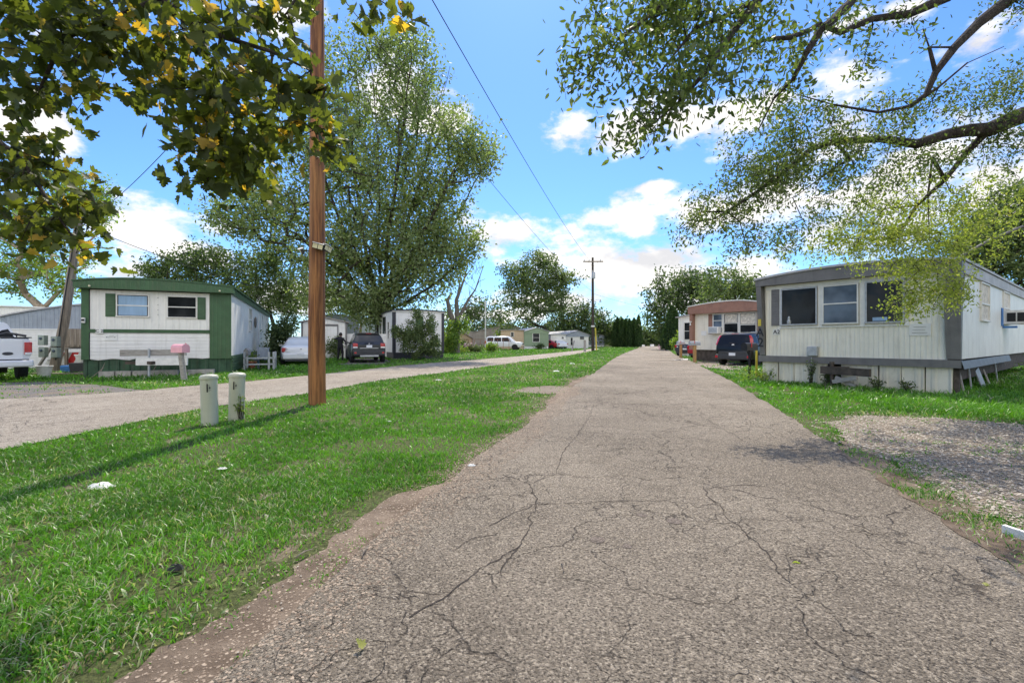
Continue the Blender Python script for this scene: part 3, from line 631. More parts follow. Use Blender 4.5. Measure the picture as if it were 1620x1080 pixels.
def make_tree(name, label, base, blobs, leaf, mat, per, spread, trunk_r, bark, shape='diamond', fork=.25, rtip=.012, group=None, cat='tree', sub=None, droop=.4, zsq=.75, seg=1.0, trunk_top=None, lean=(0, 0), shoot=.3, limbs=(), curve=.15, stretch=1.6):
    """blobs: (centre xyz, radii xyz, number of leaf clusters), all in world metres"""
    T = np.concatenate([ell(n, c, r) for c, r, n in blobs]); root = thing(name, label, cat, base, 0, group); B = np.array(base, float)
    T = T - B; T = T[T[:, 2] > .3]
    top = T[:, 2].max(); fh = trunk_top if trunk_top else top * fork
    nd = [np.array((0, 0, -.1)), np.array((lean[0] * .3, lean[1] * .3, fh * .5)), np.array((lean[0], lean[1], fh))]
    pr = [-1, 0, 1]
    for lm in limbs:
        cur = 2; prev = nd[2]
        for q in lm:
            q = np.array(q, float) - B; k = max(1, int(np.linalg.norm(q - prev) / seg))
            for s in range(1, k + 1): nd.append(prev + (q - prev) * s / k + np.array(mnoise.noise_vector(Vector(prev + (q - prev) * s / k) * .5)) * .15 * (s < k)); pr.append(cur); cur = len(nd) - 1
            prev = q
    nodes, par, tips = skeleton(nd, pr, T, seg=seg, origin=nd[2] * np.array((1, 1, .6)), curve=curve)
    branch_mesh('trunk', nodes, par, rtip, .5, bark, root, {0: trunk_r * 1.35, 1: trunk_r, 2: trunk_r * .95}, trunk_r * .8)
    cs = RS.normal(0, 1, (len(T), 1))
    pa = nodes[[par[i] for i in tips]]; dv = T - pa; dv = dv / (np.linalg.norm(dv, axis=1)[:, None] + 1e-6) + np.array((0, 0, shoot)); dv /= np.linalg.norm(dv, axis=1)[:, None] + 1e-6
    C_ = np.repeat(T, per, 0) + np.clip(RS.normal(size=(len(T) * per, 3)), -2, 2) * spread * np.array((1, 1, zsq)) * np.repeat(RS.uniform(.5, 1.2, (len(T), 1)), per, 0) + np.repeat(dv, per, 0) * RS.uniform(-stretch, stretch, (len(T) * per, 1)) * spread
    cl = np.repeat(RS.random(len(T)), per); rnd = np.clip(.55 * cl + .45 * RS.random(len(C_)), 0, 1)
    keep = C_[:, 2] > .15
    leaf_cloud('crown', C_[keep], leaf, shape, mat, root, droop, rnd[keep], altseed=np.clip(.35 * cl + .65 * RS.random(len(C_)) + .04, 0, 1)[keep] ** .8)
    return root
# ------------------------------------------------------------------ trailers (mobile homes)
def window(parent, u0, u1, z0, z1, y=-.0, frame='white_trim', pane='glass', bars=(.5,), vbars=(), fw=.035, axis='f', curtain=None, side_x=None, depth=.03, ac=False):
    """axis f: on a front plane y = const facing -y; axis s+/s-: on a side plane x = side_x facing +x / -x, u runs along y"""
    def bx(mb, a, b, c, d, o0, o1):
        if axis == 'f': mb.box(a, b, y - o1, y - o0, c, d)
        elif axis == 's+': mb.box(side_x + o0, side_x + o1, a, b, c, d)
        else: mb.box(side_x - o1, side_x - o0, a, b, c, d)
    f = MB(); bx(f, u0, u1, z1 - fw, z1, .002, depth); bx(f, u0 - .01, u1 + .01, z0, z0 + fw, .002, depth + .02); bx(f, u0, u0 + fw, z0 + fw, z1 - fw, .002, depth); bx(f, u1 - fw, u1, z0 + fw, z1 - fw, .002, depth)
    for b in bars: zz = z0 + (z1 - z0) * b; bx(f, u0 + fw, u1 - fw, zz - .017, zz + .017, .012, depth - .004)
    for b in vbars: uu = u0 + (u1 - u0) * b; bx(f, uu - .012, uu + .012, z0 + fw, z1 - fw, .014, depth - .008)
    w = f.build('window', M[frame], parent)
    p = MB(); bx(p, u0 + fw, u1 - fw, z0 + fw, z1 - fw, .003, .011); p.build('pane', M[pane], w)
    if curtain:
        cm_, a, b, c, d = curtain; q = MB(); bx(q, u0 + fw + (u1 - u0) * a, u0 + (u1 - u0) * b - fw, z0 + fw + (z1 - z0) * c, z0 + (z1 - z0) * d - fw, .0115, .0135); q.build('curtain', M[cm_], w)
    return w
def slats(parent, name, u0, u1, z0, z1, y, mat, step=.05):
    m = MB(); m.box(u0, u1, y - .022, y - .002, z0, z1)
    z = z0 + .05
    while z < z1 - .05: m.add([(u0 + .03, y - .022, z), (u1 - .03, y - .022, z), (u1 - .03, y - .032, z + .006), (u0 + .03, y - .032, z + .006), (u0 + .03, y - .023, z + step * .8), (u1 - .03, y - .023, z + step * .8)], [(0, 1, 2, 3), (3, 2, 5, 4)]); z += step
    return m.build(name, M[mat], parent)
def arch(W, H, rise, n=14, inset=0., peak=.5):
    out = []
    for i in range(n + 1):
        t = i / n; q = (t / peak) if t < peak else (1 - t) / (1 - peak); out.append((inset + (W - 2 * inset) * t, H + rise * (1 - (1 - q) ** 2)))
    return out
def box_home(name, label, loc, rz, W, L, H, rise, skirt, wall, sidewall, roofm, skirtm, group=None, over=.06, fascia=None, fh=.35, gable=False, cat='mobile home', peak=.5):
    t = thing(name, label, cat, (loc[0], loc[1], 0), rz, group)
    top = arch(W, H, rise, peak=peak) if not gable else [(0, H), (W * peak, H + rise), (W, H)]
    b = MB(); b.prism([(0, skirt), (W, skirt)] + [(x, z - .03) for x, z in top[::-1]], 0, L); b.build('wall', M[wall], t)
    r = MB(); tp = [(x * (W + 2 * over) / W - over, z) for x, z in top]
    r.prism([(x, z - .028) for x, z in tp] + [(x, z + .03) for x, z in tp[::-1]], -over * 1.5, L + over); r.build('roof', M[roofm], t)
    if fascia:
        f = MB(); tp2 = [(x * (W + .1) / W - .05, z - .031) for x, z in top]
        f.prism([(x, z) for x, z in tp2[::-1]] + [(-.05, H - fh), (W + .05, H - fh)], -.085, -.002)
        f.box(-.05, -.002, 0, L, H - fh * .55, H - .06); f.box(W + .002, W + .05, 0, L, H - fh * .55, H - .06); f.build('fascia', M[fascia], t)
    if skirt > .05 and skirtm:
        s = MB(); s.box(.03, W - .03, .03, L - .03, -.05, skirt - .002); s.build('skirting', M[skirtm], t)
    return t
def text(parent, s, size, loc, mat, rot=(90, 0, 0), name='number', ext=.004):
    cu = bpy.data.curves.new(name, 'FONT'); cu.body = s; cu.size = size; cu.extrude = ext; cu.align_x = 'CENTER'; cu.align_y = 'CENTER'; cu.offset = size * .008
    cu.materials.append(M[mat]); tmp = bpy.data.objects.new(name, cu); link(tmp); me = bpy.data.meshes.new_from_object(tmp.evaluated_get(bpy.context.evaluated_depsgraph_get())); bpy.data.objects.remove(tmp)
    o = link(bpy.data.objects.new(name, me), parent); o.location = loc; o.rotation_euler = tuple(R(a) for a in rot); return o

# --- gray and cream home on the right (front face from far to near corner)
GRZ = math.atan2(-3.5, 2.6)
def gray_home():
    t = thing('mobile_home', 'cream ribbed mobile home with dark gray trim, number A2, right of the lane', 'mobile home', (7.45, 13.7, 0), GRZ, 'mobile homes along the lanes')
    W, L, H, rise = 4.36, 15.5, 3.0, .15; top = arch(W, H + .04, rise)
    b = MB(); b.prism([(.0, .8), (W, .8)] + [(x, z - .03) for x, z in top[::-1]], .10, L); b.build('wall', M['white_panel'], t)
    b = MB(); b.box(.17, 4.13, .04, .099, .78, 2.86); b.build('front_panel', M['cream_panel'], t)
    b = MB()     # window surround proud of the ribs
    b.box(.17, 4.13, .012, .039, 2.72, 2.83); b.box(.56, .61, .012, .039, 1.62, 2.72); b.box(1.545, 1.64, .012, .039, 1.62, 2.72); b.box(2.485, 2.60, .012, .039, 1.62, 2.72); b.box(3.40, 3.47, .012, .039, 1.62, 2.72); b.box(.56, 3.47, .004, .039, 1.58, 1.62); b.box(.57, .585, .03, .039, .8, 1.58)
    b.build('window_surround', M['white_trim'], t)
    f = MB(); tp = [(x * (W + .1) / W - .05, z - .031) for x, z in top]
    f.prism([(x, z) for x, z in tp[::-1]] + [(-.05, 2.84), (W + .05, 2.84)], -.16, .098)
    f.build('fascia', M['gray_trim'], t)
    f = MB(); f.box(W + .002, W + .05, .099, L, 2.74, 3.0)
    f.box(-.05, -.002, .099, L, 2.74, 3.0); f.build('side_band', M['roof_gray'], t)
    f = MB()     # corner posts, flared towards the top
    f.add([(-.04, -.15, 2.838), (.10, -.15, 2.838), (.16, -.02, .8), (.02, -.02, .8), (-.04, .099, 2.838), (.10, .099, 2.838), (.16, .099, .8), (.02, .099, .8)], [(0, 3, 2, 1), (4, 5, 6, 7), (0, 4, 7, 3), (1, 2, 6, 5)])
    f.build('corner_post', M['gray_trim'], t)
    f = MB(); f.add([(4.08, -.15, 2.838), (4.40, -.15, 2.838), (4.37, -.02, .8), (4.13, -.02, .8), (4.08, .099, 2.838), (4.40, .099, 2.838), (4.37, .099, .8), (4.13, .099, .8)], [(0, 3, 2, 1), (4, 5, 6, 7), (0, 4, 7, 3), (1, 2, 6, 5)])
    f.build('corner_post', M['gray_trim'], t)
    f = MB(); f.box(-.02, W + .02, -.03, .098, .60, .78); f.add([(W + .021, -.03, .60), (W + .07, -.03, .58), (W + .07, 7, .60), (W + .021, 7, .62), (W + .021, -.03, .76), (W + .021, 7, .78)], [(0, 1, 2, 3), (1, 4, 5, 2)]); f.build('belt_trim', M['gray_trim'], t)
    r = MB(); tp = [(x * (W + .16) / W - .08, z) for x, z in top]; r.prism([(x, z - .028) for x, z in tp] + [(x, z + .03) for x, z in tp[::-1]], -.2, L + .1); r.build('roof', M['roof_gray'], t)
    slats(t, 'shutter', .33, .56, 1.66, 2.72, .039, 'gray_trim')
    window(t, .60, 1.53, 1.66, 2.71, .012, bars=(), frame='galv', pane='glass'); window(t, 1.65, 2.47, 1.66, 2.71, .012, bars=(.52,), pane='glass_sky'); window(t, 2.61, 3.39, 1.66, 2.72, .012, bars=(), frame='galv', pane='glass', curtain=('curtain_blue', .15, .62, .02, .17))
    s = MB(); s.lathe([(.05, 0), (.055, .08), (.03, .13), (.035, .17), (.012, .22)], 10, (.82, -.004, 1.70)); s.build('window_ornament', M['galv'], t)
    # skirting of separate ribbed sheets with gaps
    for i, (a, b_, tl) in enumerate([(.06, .50, 0), (.52, .92, .01), (.94, 1.36, -.01), (1.38, 1.74, .01), (2.06, 2.32, .02), (2.34, 2.86, -.005), (2.88, 3.30, .01), (3.32, 3.74, 0), (3.76, 4.22, .008)]):
        s = MB(); s.add([(a, .06 + tl, -.03), (b_, .06, -.03), (b_ + tl, .07, .598), (a + tl * .5, .07, .598), (a, .075 + tl, -.03), (b_, .075, -.03), (b_ + tl, .085, .598), (a + tl * .5, .085, .598)], [(0, 1, 2, 3), (4, 7, 6, 5), (0, 3, 7, 4), (1, 5, 6, 2)])
        s.box(b_ - .035, b_ - .01, .045, .062, -.02, .58); s.build('skirting_panel', M['cream_skirt'], t)
    s = MB(); s.box(.1, W - .1, .6, L - .2, .3, .79); s.box(4.23, 4.33, .1, .2, -.02, .6); s.box(.05, .1, .1, L, 0, .6); s.build('chassis', M['rust'], t)
    rng_ = random.Random(4)
    for y in (.5, 1.5, 2.7, 3.6, 5.3):
        s = MB(); a = rng_.uniform(-.1, .3); ww = rng_.uniform(.06, .5); Mx = Matrix.Translation((W - .06, y, .28)) @ Matrix.Rotation(a, 4, 'X') @ Matrix.Rotation(rng_.uniform(-.35, .1), 4, 'Y')
        s.box(-.012, .012, -ww / 2, ww / 2, -.32, .3, Mx); s.build('broken_skirting', M[rng_.choice(['cream_skirt', 'graywood', 'galv', 'cream_skirt'])], t)
    # side windows and window air conditioner
    window(t, 2.3, 3.5, 1.72, 2.72, bars=(.45,), axis='s+', side_x=W, frame='white_trim', pane='curtain', depth=.04)
    window(t, 5.9, 7.1, 1.72, 2.72, bars=(.5,), axis='s+', side_x=W, frame='white_trim', pane='curtain', depth=.04)
    a = MB(); a.box(W + .02, W + .50, 6.0, 6.75, 1.72, 2.14); ac = a.build('air_conditioner', M['white_trim'], t, bevel=.015)
    a = MB(); a.box(W + .08, W + .26, 5.985, 5.998, 1.80, 2.06); a.box(W + .29, W + .45, 5.985, 5.998, 1.80, 2.06); a.build('grille', M['black'], ac)
    a = MB(); a.box(W + .005, W + .02, 5.6, 6.0, 1.66, 2.2); a.box(W + .005, W + .3, 5.85, 5.98, 1.6, 1.66); a.build('tarp_patch', M['blue'], t)
    # number plate, notice, meter box
    a = MB(); a.box(.37, .575, .025, .039, 1.39, 1.56); pl = a.build('number_plate', M['white_trim'], t); text(pl, 'A2', .16, (.475, .022, 1.475), 'black')
    a = MB(); a.box(3.47, 3.86, .02, .039, 1.34, 1.62); nt_ = a.build('notice_board', M['white_trim'], t)
    a = MB(); a.box(3.52, 3.80, .016, .019, 1.40, 1.41); a.box(3.55, 3.78, .016, .019, 1.54, 1.55); a.box(3.53, 3.76, .016, .019, 1.47, 1.478); a.build('lettering', M['graywood'], nt_)
    a = MB(); a.box(1.30, 1.56, -.09, .039, .80, 1.06); mb_ = a.build('meter_box', M['galv'], t, bevel=.02)
    a = MB(); a.tube([(1.40, -.03, .8), (1.40, -.03, -.05)], .012, 6); a.build('conduit', M['galv'], mb_)
    # iron numerals on the corner post
    text(t, 'A', .34, (.09, -.165, 1.46), 'black', name='numeral', ext=.006).rotation_euler = (R(86), 0, 0)
    text(t, '2', .38, (.10, -.15, 1.16), 'black', name='numeral', ext=.006).rotation_euler = (R(86), 0, 0)
    a = MB(); a.box(.04, .12, -.175, -.155, 1.66, 1.86); a.build('ornament', M['yellow'], t)
    # service mast leaning out from the roof corner
    c0 = Vector((4.25, .4, 3.02)); a = MB(); a.tube([(4.36, .25, 2.1), (4.40, .2, 2.9), c0 + Vector((.02, 0, .12)), c0 + Vector((.5, .35, .5)), c0 + Vector((.95, .7, .75))], [.012, .014, .03, .03, .03], 8); a.build('service_mast', M['gray_trim'], t)
gray_home()

def green_home():
    rz = math.atan2(1.7, 3.8)
    t = thing('mobile_home', 'white mobile home with green trim, shutters and skirting, number C2', 'mobile home', (-14.1, 14.9, 0), rz, 'mobile homes along the lanes')
    W, L, H, rise = 4.2, 17.5, 3.14, .15; top = arch(W, H + .03, rise, peak=.42)
    b = MB(); b.prism([(0, .6), (W, .6)] + [(x, z - .03) for x, z in top[::-1]], .06, L); b.build('wall', M['white_panel'], t)
    b = MB(); b.box(.22, 3.54, .0, .059, 1.61, 2.91); b.build('upper_panel', M['white_panel'], t)
    b = MB(); b.add([(x, y, (z if z > 1 else .6 + .025 * math.sin(x * 9) + .012 * math.sin(x * 23))) for z in (.6, 1.49) for y in (0, .059) for x in [.22 + 3.32 * i / 16 for i in range(17)]],
        [(i, i + 1, i + 35, i + 34) for i in range(16)] + [(i + 17, i + 51, i + 52, i + 18) for i in range(16)] + [(i, i + 17, i + 18, i + 1) for i in range(16)]); b.build('lower_panel', M['lap_white'], t)
    b = MB(); b.box(.2, 3.55, -.03, .059, 1.495, 1.605); b.build('belt_trim', M['green_trim'], t)
    b = MB(); b.box(.0, .2, -.02, .059, .6, 2.93); b.build('corner_post', M['green_trim'], t)
    b = MB(); b.box(3.56, W + .01, -.02, .059, .58, 2.93); b.build('corner_panel', M['green'], t)
    b = MB(); b.box(.205, .22, -.01, .06, .6, 2.92); b.box(.2, 3.56, -.01, .06, 2.912, 2.935); b.build('shadow_gap', M['black'], t)
    f = MB(); tp = [(x * (W + .24) / W - .12, z - .031) for x, z in top]
    f.prism([(x, z) for x, z in tp[::-1]] + [(-.12, 2.94), (W + .12, 2.94)], -.26, .058); f.box(W + .002, W + .07, .058, L, 2.92, H - .0); f.box(-.07, -.002, .058, L, 2.92, H - .0); f.build('fascia', M['green'], t)
    r = MB(); tp = [(x * (W + .3) / W - .15, z) for x, z in top]; r.prism([(x, z - .028) for x, z in tp] + [(x, z + .02) for x, z in tp[::-1]], -.29, L + .1); r.build('roof', M['green_trim'], t)
    s = MB(); s.box(.03, W - .02, .05, L, -.05, .597)
    for k in range(15): u = .1 + k * .28; s.box(u, u + .035, .022, .049, -.02, .585)
    s.build('skirting', M['green_skirt'], t)
    s = MB(); s.box(W - .018, W + .03, .08, L, .1, .68)
    for k in range(5): s.box(W + .03, W + .055, .1, L, .14 + .11 * k, .17 + .11 * k)
    s.build('side_skirting', M['green_trim'], t)
    slats(t, 'shutter', .62, .885, 2.03, 2.80, 0, 'green_trim'); slats(t, 'shutter', 3.19, 3.43, 1.98, 2.77, 0, 'green_trim')
    window(t, .90, 1.80, 2.03, 2.80, 0, curtain=('curtain_blue', .03, .97, .03, .97)); window(t, 2.29, 3.17, 2.02, 2.79, 0, pane='glass')
    window(t, 5.4, 6.6, 1.68, 2.80, bars=(.5,), axis='s+', side_x=W, vbars=(.5,), depth=.04); window(t, 11.8, 12.6, 1.9, 2.8, axis='s+', side_x=W, depth=.04); window(t, 15.0, 15.6, 2.2, 2.8, axis='s+', side_x=W, depth=.04)
    d = MB(); d.box(W + .003, W + .05, 9.9, 10.9, .7, 2.75); dd = d.build('door', M['white_trim'], t); d = MB(); d.box(W + .052, W + .09, 10.75, 10.8, 1.6, 1.75); d.build('handle', M['steel'], dd)
    a = MB(); a.lathe([(.001, -.03), (.28, -.03), (.30, 0), (.25, .03), (.001, .03)], 8); 
    o = a.build('wagon_wheel_ornament', M['oldwood'], t); o.location = (W + .06, 8.0, 2.2); o.rotation_euler = (0, R(90), 0); 
    a = MB(); a.box(.38, .57, -.05, -.031, 1.47, 1.62); pl = a.build('number_plate', M['white'], t); text(pl, 'C 2', .13, (.475, -.053, 1.545), 'black')
    a = MB(); a.box(.60, .93, -.02, -.002, 1.235, 1.455); nt_ = a.build('notice_board', M['white'], t)
    a = MB(); a.box(.66, .87, -.024, -.0205, 1.335, 1.345); a.box(.72, .84, -.024, -.0205, 1.39, 1.396)
    for x, q in ((.66, -.03), (.87, .03)): a.add([(x + q * .9, -.024, 1.34), (x - q * .2, -.024, 1.36), (x - q * .2, -.024, 1.32)], [(0, 1, 2)])
    a.build('lettering', M['black'], nt_)
    for z in (2.70, 2.46, 2.28, 2.12): MB().lathe([(.018, 0), (.012, .012)], 8, (2.04, -.01, z)).build('bolt', M['black'], t)
    a = MB(); a.box(.02, .12, -.09, -.021, 1.80, 1.98); pl = a.build('porch_lamp', M['white_trim'], t, bevel=.02); a = MB(); a.box(.035, .105, -.11, -.09, 1.87, 1.93); a.build('bulb_socket', M['black'], pl)
    for u in (.3, 3.9): a = MB(); a.lathe([(.03, -.02), (.035, .0), (.02, .03)], 10, (u, -.28, 3.0)); a.build('marker_light', M['lamp_cream'], t)
green_home()

def brown_home():
    t = thing('mobile_home', 'cream mobile home with reddish brown arched fascia behind the black hatchback', 'mobile home', (11.05, 28.2, 0), GRZ, 'mobile homes along the lanes')
    W, L, H, rise = 4.3, 15, 3.3, .2; top = arch(W, H + .03, rise, peak=.62)
    b = MB(); b.prism([(0, .7), (W, .7)] + [(x, z - .03) for x, z in top[::-1]], .2, L); b.build('wall', M['cream_panel'], t)
    f = MB(); tp = [(x * (W + .1) / W - .05, z - .031) for x, z in top]; f.prism([(x, z) for x, z in tp[::-1]] + [(-.05, 2.88), (W + .05, 2.88)], -.2, .199)
    f.build('fascia', M['brown'], t)
    for u in (.0, W - .2): f = MB(); f.box(u, u + .2, -.1, .199, .7, 2.879); f.build('corner_post', M['brown'], t)
    r = MB(); tp = [(x * (W + .16) / W - .08, z) for x, z in top]; r.prism([(x, z - .028) for x, z in tp] + [(x, z + .03) for x, z in tp[::-1]], -.24, L + .1); r.build('roof', M['white_trim'], t)
    s = MB(); s.box(.1, W - .1, .3, L, -.05, .69); s.build('skirting', M['rust'], t)
    b = MB(); b.box(1.36, 3.95, .15, .199, 1.62, 2.86); b.build('window_surround', M['white_trim'], t)
    for a, c in ((1.08, 1.34), (3.97, 4.1)): slats(t, 'shutter', a, c, 1.64, 2.84, .199, 'brown', .08)
    window(t, 1.40, 1.98, 1.68, 2.82, .148, bars=(.33, .66), pane='glass_sky'); window(t, 2.06, 2.92, 1.68, 2.82, .148, pane='glass', curtain=('curtain', .05, .95, .5, .98)); window(t, 3.0, 3.92, 1.68, 2.82, .148, bars=(.4,), curtain=('curtain', .02, .98, .4, .98))
    a = MB(); a.box(1.3, 1.9, -.25, .14, 1.66, 2.06); ac = a.build('air_conditioner', M['white'], t, bevel=.02); a = MB(); a.box(1.34, 1.86, -.262, -.251, 1.7, 2.02); a.build('grille', M['galv'], ac)
    a = MB(); a.box(.62, .95, .185, .199, 1.56, 1.84); a.build('notice_board', M['white'], t)
    a = MB(); a.lathe([(.05, 0), (.02, .12), (.11, .22), (.02, .24)], 10, (.1, -.16, 2.2)); a.build('post_ornament', M['white'], t)
brown_home()

def lap_home():
    rz = math.atan2(1.6, 3.2); t = box_home('mobile_home', 'white mobile home with black corner trim behind the tall shrub', (-8.1, 31), rz, 3.6, 14, 3.32, .08, .45, 'lap_white', 'lap_white', 'dark_trim', 'dark_trim', 'mobile homes along the lanes', over=.1)
    for u in (-.02, 3.42): f = MB(); f.box(u, u + .2, -.03, -.002, .4, 3.28); f.build('corner_trim', M['dark_trim'], t)
    f = MB(); f.box(-.03, -.002, .0, .18, .4, 3.28); f.build('corner_trim', M['dark_trim'], t)
    f = MB(); f.box(-.08, 3.68, -.06, -.032, 3.22, 3.3); f.build('gutter', M['white_trim'], t)
    window(t, 1.55, 2.1, 1.5, 2.95, 0, frame='green_trim', pane='green_trim', bars=())
    window(t, 1.2, 1.75, 1.4, 2.6, bars=(.5,), axis='s-', side_x=0, depth=.04, frame='white_trim'); window(t, 4.0, 4.7, 1.5, 2.6, axis='s-', side_x=0, depth=.04); window(t, 6.2, 6.8, 1.5, 2.6, axis='s-', side_x=0, depth=.04); window(t, 9.2, 9.8, 1.5, 2.6, axis='s-', side_x=0, depth=.04)
    d = MB(); d.box(-.05, -.003, 2.5, 3.4, .9, 3.0); dd = d.build('door', M['black'], t); d = MB(); d.box(-.09, -.052, 2.58, 2.64, 1.8, 1.95); d.build('handle', M['steel'], dd)
lap_home()

def blue_gray_home():
    rz = math.atan2(1.7, 3.8); ux, uy = math.cos(rz), math.sin(rz)
    t = box_home('mobile_home', 'blue gray and white arched home behind the leaning pole', (-21.6, 19.2), rz, 7.6, 10, 2.25, .75, .0, 'gray_sheet', 'gray_sheet', 'roof_gray', None, 'mobile homes along the lanes', over=.05, peak=.62)
    s = MB(); s.box(-.03, 7.63, -.04, -.003, 0, 1.68); s.build('white_fence_panel', M['lap_white'], t)
    s = MB(); s.box(-.03, 7.63, -.06, -.003, 1.69, 1.75); s.build('belt_trim', M['white'], t)
    s = MB(); s.tube([(5.1, .6, 2.9), (5.1, .6, 3.9)], .03, 8); s.lathe([(.1, 0), (.12, .1), (.03, .16)], 10, (5.1, .6, 2.88)); s.build('vent_pipe', M['galv'], t)
blue_gray_home()
t = box_home('carport', 'pale metal roofed carport behind the pickup truck', (-29, 21), .2, 9, 8, 2.55, .35, 0, 'white_panel', 'white_panel', 'white_trim', None, cat='carport')

# --- distant homes
def far_home(label, loc, rz, W, L, H, rise, wall, roofm, skirtm='white', wins=(), gable=True, peak=.5, group='mobile homes along the lanes', fascia=None, name='mobile_home', cat='mobile home', skirt=.45):
    t = box_home(name, label, loc, rz, W, L, H, rise, skirt, wall, wall, roofm, skirtm, group, gable=gable, peak=peak, fascia=fascia, fh=.3, over=.15, cat=cat)
    for w in wins: window(t, *w[:4], 0 if len(w) < 5 else w[4], fw=.07, depth=.05)
    return t
t = far_home('sage green fronted home with gabled roof and white skirting', (1.9, 70), math.atan2(.35, .94), 4.1, 6, 2.75, .62, 'sage', 'roof_gray', 'white', ((1.35, 2.55, 1.1, 2.5),), fascia='sage')
t2 = far_home('tan sided home wing with one window beside the white sport utility', (-1.75, 70.6), math.atan2(-.15, .98), 3.6, 6, 2.95, .08, 'tan', 'roof_gray', 'tan', ((1.55, 2.1, 1.9, 2.65),), gable=False)
far_home('small white flat roofed home between the sage home and the gray one', (6.3, 74), math.atan2(.1, .99), 2.5, 10, 2.35, .05, 'white_panel', 'roof_gray', 'white', ((1.75, 2.2, 1.6, 2.0),), gable=False)
far_home('gray and white gabled home with carport beside the transformer pole', (8.9, 76), math.atan2(.3, .95), 4.3, 12, 2.3, .75, 'white_panel', 'roof_gray', 'white', ((2.6, 3.5, 1.5, 2.1), (.9, 1.4, .5, 1.9)), fascia='gray_sheet')
far_home('grayish home with ribbed wall just behind the transformer pole', (14.2, 92), math.atan2(.3, .95), 5, 12, 2.4, .5, 'gray_sheet', 'roof_tan', 'white', ((1.0, 1.8, 1.3, 2.1),))
far_home('large gray roofed house with sloping roof behind the white sport utility', (-7.6, 90), math.atan2(.02, 1), 11.5, 10, 3.1, 1.6, 'roof_tan', 'roof_gray', None, ((4.3, 5.0, 2.0, 3.2), (8.4, 8.9, 1.8, 2.6)), peak=.62, group=None, name='house', cat='house', skirt=0)
far_home('long low building with pale roof behind the garden shed', (-15, 95), .02, 10, 8, 2.9, .5, 'roof_tan', 'white_trim', None, (), group=None, name='outbuilding', cat='outbuilding', skirt=0)
far_home('far low tan home under the tall trees behind the lap sided home', (-26, 62), .2, 14, 6, 2.9, .3, 'tan', 'roof_tan', 'white', ((2, 3, 1.4, 2.4),), gable=False)
# behind white sedan
far_home('low gray roofed home beyond the white sedan', (-19.5, 44), math.atan2(.35, .94), 4.5, 12, 3.35, .5, 'gray_sheet', 'roof_gray', 'white', gable=False)
far_home('tan flat roofed home behind the large maple', (-15.4, 46), math.atan2(.1, .99), 7, 8, 3.45, .05, 'tan', 'tan', 'white', gable=False)
far_home('white mobile home with gray roof behind the two conical evergreens', (13.9, 38), GRZ, 4.2, 14, 3.2, .18, 'white_panel', 'roof_gray', 'white', ((.5, 3.4, 1.3, 2.8),), gable=False)
def shed(label, loc, rz, W, L, H, rise, wall, trim):
    t = box_home('garden_shed', label, loc, rz, W, L, H, rise, 0, wall, wall, 'roof_tan', None, 'small garden sheds', gable=True, cat='shed', over=.12)
    d = MB(); d.box(W * .22, W * .78, -.05, -.003, .05, H * .88); dd = d.build('door', M[wall], t)
    f = MB(); f.box(W * .2, W * .22, -.06, -.003, 0, H * .9); f.box(W * .78, W * .8, -.06, -.003, 0, H * .9); f.box(W * .2, W * .8, -.07, -.003, H * .9, H * .95); f.box(0, W * .04, -.04, -.003, 0, H); f.box(W * .96, W, -.04, -.003, 0, H); f.build('trim', M[trim], t)
shed('small beige gabled garden shed with brown trim beside the dead tree', (-6.9, 54), .12, 2.2, 2.6, 1.55, .7, 'tan', 'brown')
shed('white metal shed with gray doors behind the white sedan', (-14.6, 31.5), .35, 3.0, 3.0, 2.55, .35, 'white_panel', 'gray_trim')
# ------------------------------------------------------------------ poles, wires, small things
def utility_pole():
    t = thing('utility_pole', 'thick reddish brown wooden utility pole standing in the grass strip', 'utility pole', (-3.73, 8.72, 0))
    m = MB(); pts = []; rs = []
    for i in range(26):
        z = -.1 + i * .46; pts.append((mnoise.noise((z * .3, 0, 1)) * .03, mnoise.noise((z * .3, 4, 1)) * .02, z)); rs.append(.158 - .0045 * i * .46 + .004 * mnoise.noise((z * 2, 7, 7)))
    m.tube(pts, rs, 28); m.build('pole', M['pole'], t, smooth=60)
    m = MB(); m.lathe([(.001, 0), (.028, 0), (.028, .004), (.001, .004)], 14)
    o = m.build('tag', M['paper'], t); o.location = (-.085, -.128, 1.43); o.rotation_euler = (R(90), 0, R(-33))
    m = MB(); m.box(-1.1, 1.1, -.2, -.1, 10.3, 10.42); m.build('crossarm', M['oldwood'], t)
    # twin solar flood lights clamped to the pole
    def head(loc, rz, tilt, nm):
        h = MB(); h.box(-.095, .095, -.035, .02, -.05, .05); o = h.build('floodlight', M['plastic'], t); o.location = loc; o.rotation_euler = (R(tilt), R(14), rz); h = MB()
        h.box(-.088, -.006, -.042, -.0352, -.042, .042); h.box(.006, .088, -.042, -.0352, -.042, .042); h.build('lens', M['lamp_cream'], o)
        h = MB(); h.box(-.1, .1, -.06, .03, .0502, .062); h.build('hood', M['white_trim'], o); return o
    head((.10, -.20, 2.98), R(14), 12, 'a'); head((-.26, -.05, 2.92), R(-60), 25, 'b'); head((.21, -.08, 2.96), R(75), 12, 'c')
    m = MB(); m.tube([(-.24, -.02, 2.93), (-.1, .0, 2.94), (.1, 0, 2.98), (.2, -.05, 2.98)], .012, 6); m.build('bracket', M['plastic'], t)
utility_pole()
